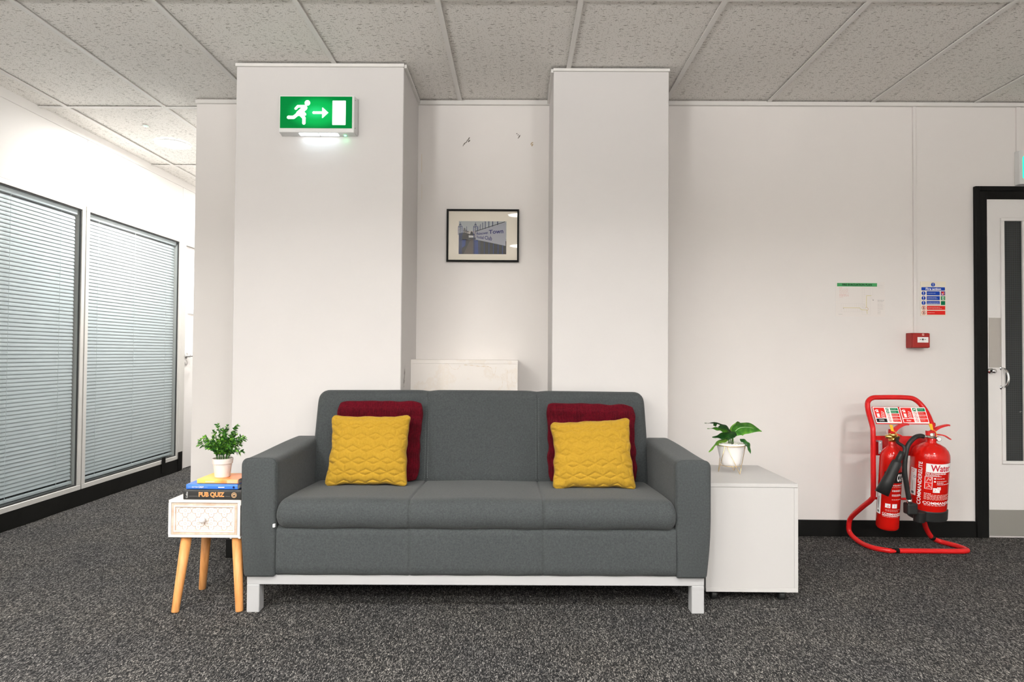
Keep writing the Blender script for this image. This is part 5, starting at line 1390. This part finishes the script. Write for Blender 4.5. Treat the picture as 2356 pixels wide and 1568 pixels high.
p.disc(0.216, 0.096, 0.0022, PBLACK, 2, 'small_print'); p.rect(0.042, 0.044, 0.047, 0.049, PGREY, 3, 'small_print')
p.stroke([(0.206, 0.112), (0.210, 0.102), (0.216, 0.097)], 0.0006, PGREY, 1, 'plan_lines')
p.lines(0.242, 0.094, 0.282, 2, 0.006, 0.0028, PGREY, seed=6); p.lines(0.242, 0.080, 0.280, 8, 0.0055, 0.0012, PGREY, seed=7); p.lines(0.242, 0.034, 0.262, 5, 0.005, 0.0012, PGREY, seed=8); p.lines(0.245, 0.183, 0.278, 4, 0.006, 0.0010, LG, seed=9)
p.lines(0.016, 0.012, 0.042, 1, 0.005, 0.0020, PGREY, seed=5)
p.build(pn)
fa = thing('fire_action_notice', 'cream fire action notice with blue and red panels above the call point', 'notice', (2.408, DW, 1.272))
obj('board', B(2.336, 2.484, DW - 0.0025, DW - 0.0005, 1.272, 1.470, bev=0.0008, seg=1), PCREAM, fa)
p = Print(plane_y(2.336, DW - 0.0026, 1.272, 0.0003))
def bang(u, v, r):
    p.disc(u, v, r, PBLUE, 1, 'pictogram'); p.poly([(u - r * 0.17, v + r * 0.75), (u - r * 0.08, v - r * 0.35), (u + r * 0.08, v - r * 0.35), (u + r * 0.17, v + r * 0.75)], PWHITE, 2, 'pictogram'); p.disc(u, v - r * 0.65, r * 0.15, PWHITE, 2, 'pictogram', 10)
bang(0.0735, 0.1800, 0.0115)
p.rrect(0.006, 0.1460, 0.142, 0.1650, 0.003, PBLUE, 1, 'notice_panel'); p.text('Fire action', 0.031, 0.1485, 0.119, 0.1620, PWHITE, 2, bold=0.03)
for k in range(3):
    v = 0.1300 - k * 0.0281; bang(0.0185, v, 0.0117)
    p.rrect(0.0365, v - 0.0115, 0.112, v + 0.0115, 0.002, PBLUE, 1, 'notice_panel')
    p.lines(0.041, v + (0.0025 if k else -0.001), 0.090 if k == 0 else 0.108, 1 if k == 0 else 2, 0.0075, 0.0026, mat('pale_blue_print', (0.45, 0.52, 0.75), 0.5), 2, seed=20 + k)
    p.rrect(0.118, v - 0.0115, 0.143, v + 0.0115, 0.002, PBLUE if k == 0 else PGREEN, 1, 'notice_panel')
    if k == 0: p.rect(0.1215, v - 0.009, 0.1385, v + 0.009, PRED, 2, 'pictogram'); p.disc(0.1265, v - 0.004, 0.0035, PWHITE, 3, 'pictogram'); p.rect(0.133, v - 0.006, 0.1365, v + 0.006, PPINK, 3, 'pictogram')
    if k == 1: p.rect(0.1245, v - 0.009, 0.1370, v + 0.009, mat('pale_green', (0.5, 0.72, 0.55), 0.5), 2, 'pictogram'); p.stroke([(0.128, v - 0.006), (0.131, v), (0.130, v + 0.006), (0.134, v - 0.004)], 0.002, PGREEN, 3, 'pictogram')
p.rect(0.028, 0.0640, 0.112, 0.0675, PCREAM, 3, 'handwritten_strip')
for k in range(2):
    v = 0.0455 - k * 0.0281
    p.ring(0.0195, v, 0.0120, 0.0020, PRED, 2, 'pictogram'); p.stroke([(0.0115, v + 0.008), (0.0275, v - 0.008)], 0.002, PRED, 3, 'pictogram', False)
    p.stroke([(0.0185, v - 0.006), (0.0200, v), (0.0205, v + 0.006)], 0.0040, PBLACK, 2, 'pictogram')
    p.rrect(0.0375, v - 0.0115, 0.143, v + 0.0115, 0.002, PRED, 1, 'notice_panel'); p.lines(0.0420, v + (0.0018 if k == 0 else -0.001), 0.122 if k == 0 else 0.096, 2 if k == 0 else 1, 0.0072, 0.0026, PPINK, 2, seed=30 + k)
p.build(fa)

# ================================================================== FRAMED PHOTOGRAPH
FX0, FX1, FZ0, FZ1 = -0.4125, 0.0085, 1.567, 1.873
TILT = 0.0
pf = thing('picture_frame', 'black framed photo of a blue gate and football club sign in the alcove', 'picture', ((FX0 + FX1) / 2, DW, FZ0))
bm = bmesh.new(); picture_frame(bm, FX0, FX1, FZ0, FZ1, 0.0105, DW - 0.001, 0.020, 0.018); obj('frame', bm, BLACKP, pf)
obj('mount', B(FX0 + 0.009, FX1 - 0.009, DW - 0.010, DW - 0.001, FZ0 + 0.009, FZ1 - 0.009), MOUNT, pf)
pg = bmesh.new(); pg.faces.new([pg.verts.new(v) for v in ((FX0 + 0.0092, DW - 0.0155, FZ0 + 0.0092), (FX1 - 0.0092, DW - 0.0155, FZ0 + 0.0092), (FX1 - 0.0092, DW - 0.0155, FZ1 - 0.0092), (FX0 + 0.0092, DW - 0.0155, FZ1 - 0.0092))]); obj('glass', pg, PICGLASS, pf)
# the print is a flat picture: its parts are laid out in its own plane, 0..1 across and up
PX0, PZ0, PWd, PHt = -0.3420, 1.6125, 0.2770, 0.1920
pp = Print(lambda u, v, l: Vector((PX0 + u * PWd, DW - 0.0102 - 0.00025 * l, PZ0 + v * PHt)))
def pm(n_, c): return mat('photo_' + n_, c, 0.5)
SKY, SKY2, NAVY, NAVY2, GRND, GRN2, BRD, HED, ROAD, WHT = pm('sky', (0.40, 0.42, 0.43)), pm('sky_low', (0.42, 0.38, 0.35)), pm('navy', (0.012, 0.02, 0.075)), pm('gate_blue', (0.020, 0.040, 0.16)), pm('hedge', (0.028, 0.028, 0.028)), pm('dark', (0.022, 0.022, 0.022)), pm('board', (0.34, 0.345, 0.39)), pm('hedge2', (0.09, 0.085, 0.08)), pm('road', (0.085, 0.068, 0.062)), pm('hut', (0.62, 0.62, 0.62))
NM = 'photo_print'
pp.rect(0, 0.40, 1, 1, SKY, 1, NM); pp.rect(0.12, 0.55, 0.37, 0.70, SKY2, 2, NM); pp.rect(0, 0, 1, 0.46, GRN2, 1, NM)
pp.poly([(0.0, 0.46), (0.0, 0.63), (0.12, 0.66), (0.24, 0.60), (0.36, 0.56), (0.37, 0.44)], GRND, 3, NM)
pp.poly([(0.23, 0.56), (0.25, 0.66), (0.27, 0.70), (0.30, 0.64), (0.31, 0.56)], GRN2, 4, NM)
for u, v, r in ((0.12, 0.76, 0.03), (0.15, 0.70, 0.035), (0.19, 0.68, 0.02), (0.11, 0.70, 0.03)):
    for k in range(9): a = k * 0.7; pp.stroke([(u, v), (u + r * math.cos(a), v + r * 1.4 * math.sin(a))], 0.006, GRND, 4, NM, False)
pp.stroke([(0.165, 0.64), (0.165, 0.84)], 0.008, NAVY, 4, NM, False)
pp.rect(0.21, 0.50, 0.37, 0.57, WHT, 4, NM)
for k in range(6): pp.rect(0.225 + k * 0.024, 0.50, 0.229 + k * 0.024, 0.57, HED, 5, NM)
pp.poly([(0.26, 0.48), (0.32, 0.48), (0.33, 0.0), (0.10, 0.0)], ROAD, 3, NM)
pp.poly([(0, 0.6), (0.07, 0.62), (0.07, 0.0), (0, 0)], NAVY, 4, NM); pp.poly([(0.07, 0.42), (0.15, 0.44), (0.14, 0.25), (0.07, 0.18)], NAVY2, 4, NM)
for u, v in ((0.03, 0.83), (0.35, 0.83)):
    pp.stroke([(u, v - 0.20), (u, v + 0.13)], 0.010, NAVY, 6, NM, False); pp.stroke([(u - 0.025, v + 0.07), (u + 0.025, v + 0.07)], 0.010, NAVY, 6, NM, False)
    for s_ in (-1, 1): pp.stroke([(u + s_ * 0.040, v), (u + s_ * 0.040, v - 0.25)], 0.010, NAVY2, 6, NM, False); pp.stroke([(u, v + 0.08), (u + s_ * 0.042, v)], 0.008, NAVY, 6, NM, False)
    pp.stroke([(u - 0.045, v), (u + 0.045, v)], 0.016, NAVY2, 6, NM, False)
    for k in range(4): pp.stroke([(u - 0.04, v - 0.05 * k - 0.02), (u + 0.04, v - 0.05 * k - 0.07)], 0.006, NAVY2, 6, NM, False)
pp.rect(0.31, 0.0, 0.335, 0.62, NAVY, 5, NM); pp.poly([(0.335, 0.0), (0.335, 0.42), (0.41, 0.42), (0.42, 0.0)], NAVY2, 5, NM)
for k, u in enumerate((0.40, 0.425, 0.455, 0.50, 0.555, 0.63, 0.71, 0.815)):
    base_ = 0.68 + (u - 0.35) * 0.46; pp.stroke([(u, base_ - 0.03), (u, min(0.995, base_ + 0.12 + 0.03 * k))], 0.006 + 0.0016 * k, NAVY, 5, NM, False)
pp.poly([(0.352, 0.68), (0.985, 0.965), (0.985, 0.25), (0.352, 0.44)], BRD, 6, NM)
pp.stroke([(0.352, 0.69), (0.97, 0.985)], 0.018, GRN2, 7, NM, False); pp.stroke([(0.352, 0.68), (0.352, 0.43)], 0.006, NAVY, 7, NM, False); pp.stroke([(0.352, 0.435), (0.985, 0.248)], 0.010, GRND, 7, NM, False)
for k in range(6): u = 0.44 + k * 0.095; pp.rect(u, 0.0, u + 0.008 + 0.0015 * k, 0.40 - k * 0.027, NAVY2, 5, NM)
TXT = pm('lettering', (0.012, 0.014, 0.11))
def wq(bl, br, tr, tl):
    return lambda a, b: tuple((Vector(bl) * (1 - a) * (1 - b) + Vector(br) * a * (1 - b) + Vector(tr) * a * b + Vector(tl) * (1 - a) * b)[:2])
pp.text('Halesowen', 0, 0, 1, 1, TXT, 8, NM, bold=0.02, warp=wq((0.375, 0.575), (0.612, 0.610), (0.612, 0.700), (0.375, 0.650)))
pp.text('Town', 0, 0, 1, 1, TXT, 8, NM, bold=0.02, warp=wq((0.632, 0.612), (0.935, 0.635), (0.935, 0.775), (0.632, 0.730)))
pp.text('Football', 0, 0, 1, 1, TXT, 8, NM, bold=0.02, warp=wq((0.380, 0.482), (0.525, 0.450), (0.525, 0.550), (0.380, 0.560)))
pp.text('Club', 0, 0, 1, 1, TXT, 8, NM, bold=0.02, warp=wq((0.545, 0.448), (0.698, 0.410), (0.698, 0.545), (0.545, 0.552)))
pp.build(pf)

# ================================================================== EXIT SIGNS
def exit_box(x0, x1, z0, z1, yf, yb, label, taper=0.006, cat='sign'):
    t = thing('exit_sign', label, 'sign', ((x0 + x1) / 2, yb, z0), 0, None)
    bm = bmesh.new(); vs = []
    for y, g in ((yf, taper), (yb, 0)):
        for a, b in ((x0 + g, z0 + g * 0.4), (x1 - g, z0 + g * 0.4), (x1 - g, z1 - g * 0.4), (x0 + g, z1 - g * 0.4)): vs.append(bm.verts.new((a, y, b)))
    for qd in ((0, 1, 2, 3), (4, 5, 6, 7), (0, 1, 5, 4), (1, 2, 6, 5), (2, 3, 7, 6), (3, 0, 4, 7)): bm.faces.new([vs[i] for i in qd])
    bmesh.ops.bevel(bm, geom=bm.edges[:], offset=0.002, segments=2, affect='EDGES')
    obj('housing', bm, WHITEP, t)
    return t
es = exit_box(-1.207, -0.818, 2.136, 2.326, 3.172, PLY - 0.0005, 'lit green running man exit sign with arrow, on the left pillar')
ex0, ex1, ez0, ez1 = -1.196, -0.834, 2.158, 2.318
bm = bmesh.new(); vs = [bm.verts.new(v) for v in ((ex0, 3.1705, ez0), (ex1, 3.1705, ez0), (ex1, 3.1705, ez1), (ex0, 3.1705, ez1))]; bm.faces.new(vs)
g = bpy.data.meshes.new('sign_face'); bm.transform(Matrix.Translation((-(ex0 + ex1) / 2, -3.1705, -(ez0 + ez1) / 2))); bm.to_mesh(g); bm.free(); g.materials.append(SIGNG)
o = bpy.data.objects.new('sign_face', g); COL.objects.link(o); o.parent = es; o.location = Vector(((ex0 + ex1) / 2, 3.1705, (ez0 + ez1) / 2)) - es.location
sw, sh = ex1 - ex0, ez1 - ez0
# sign artwork measured in the photo crop: 1700 wide, 765 high
def su(x, y): return ((x - 252) / 1698 * sw, (998 - y) / 768 * sh)
p = Print(plane_y(ex0, 3.1700, ez0, 0.0004))
lw = 0.0166
def S(pts, w=1.0): p.stroke([su(*a) for a in pts], lw * w, SIGNW, 1, 'running_man')
p.disc(*su(895, 388), 0.0140, SIGNW, 1, 'running_man')
S([(622, 525), (672, 470), (840, 468), (835, 505)], 0.78); S([(838, 505), (690, 645)], 1.5)
S([(690, 640), (575, 738), (452, 738)], 1.0); S([(700, 630), (818, 750), (818, 875)], 1.0); S([(770, 590), (838, 665)], 0.85); S([(800, 500), (760, 590)], 1.0)
p.stroke([su(1045, 622), su(1260, 622)], lw * 0.78, SIGNW, 1, 'arrow'); p.poly([su(1245, 500), su(1262, 500), su(1393, 622), su(1262, 750), su(1245, 750)], SIGNW, 1, 'arrow')
a, b = su(1488, 918), su(1800, 330); p.rrect(a[0], a[1], b[0], b[1], 0.002, SIGNW, 1, 'door_symbol')
p.build(es)
bm = bmesh.new()
for a, b in ((-1.105, -1.010), (-1.002, -0.910)): box(bm, a, b, 3.185, 3.218, 2.1345, 2.1385)
obj('lamp_lens', bm, LENSW, es)
bm = bmesh.new(); lathe(bm, [(0.006, 0), (0.006, 0.003), (0.003, 0.004)], M=Matrix.Translation((-0.878, 3.212, 2.1365)) @ Matrix.Rotation(PI, 4, 'X'), seg=12); obj('indicator_light', bm, LEDG, es)
bm = bmesh.new()
for z_ in (2.165, 2.306): lathe(bm, [(0.0022, 0), (0.0022, 0.0012)], M=axis_matrix((-0.8235, 3.19, z_), (-0.5, 3.19, z_)) if False else Matrix.Translation((-0.8225, 3.188, z_)) @ Matrix.Rotation(PI / 2, 4, 'Y'), seg=8)
obj('screw', bm, PBLACK, es)
area('exit_sign_lamp', (-1.008, 3.200, 2.128), 0.17, 0.05, (0.55, 0.82, 1.0), 'RECTANGLE', 0.03)
area('exit_sign_led', (-0.878, 3.212, 2.126), 0.012, 0.006, (0.2, 1.0, 0.4))
e2 = exit_box(2.886, 3.276, 2.030, 2.226, 3.672, DW - 0.0005, 'white boxed exit sign with lit green face above the black framed door', 0.001)
p = Print(plane_y(2.903, 3.6715, 2.062, 0.0004)); p.rrect(0, 0, 0.330, 0.130, 0.010, SIGNCY, 1, 'sign_face'); p.build(e2)

# ================================================================== CORRIDOR CEILING LIGHTS
dl = thing('ceiling_downlight', 'round lit downlight in the corridor ceiling', 'light', (-2.46, 4.50, HC))
bm = bmesh.new(); lathe(bm, [(0.118, 0.0), (0.118, -0.004), (0.108, -0.008), (0.104, -0.004), (0.104, 0.0)], (-2.46, 4.50, 2.5115), 40, cap=False); obj('trim_ring', bm, WHITEP, dl)
bm = bmesh.new(); lathe(bm, [(0.104, 0.0), (0.104, 0.002)], (-2.46, 4.50, 2.506), 40); obj('diffuser', bm, LAMPW, dl)
em = thing('emergency_light', 'tiny emergency light with a green indicator in the corridor ceiling', 'light', (-2.443, 4.136, HC))
bm = bmesh.new(); lathe(bm, [(0.020, 0.0), (0.020, -0.003), (0.016, -0.005), (0.012, -0.004)], (-2.443, 4.136, 2.5115), 20); obj('trim_ring', bm, WHITEP, em)
bm = bmesh.new(); lathe(bm, [(0.008, 0.0), (0.008, 0.002)], (-2.443, 4.136, 2.5045), 12); obj('indicator_light', bm, LEDG, em)
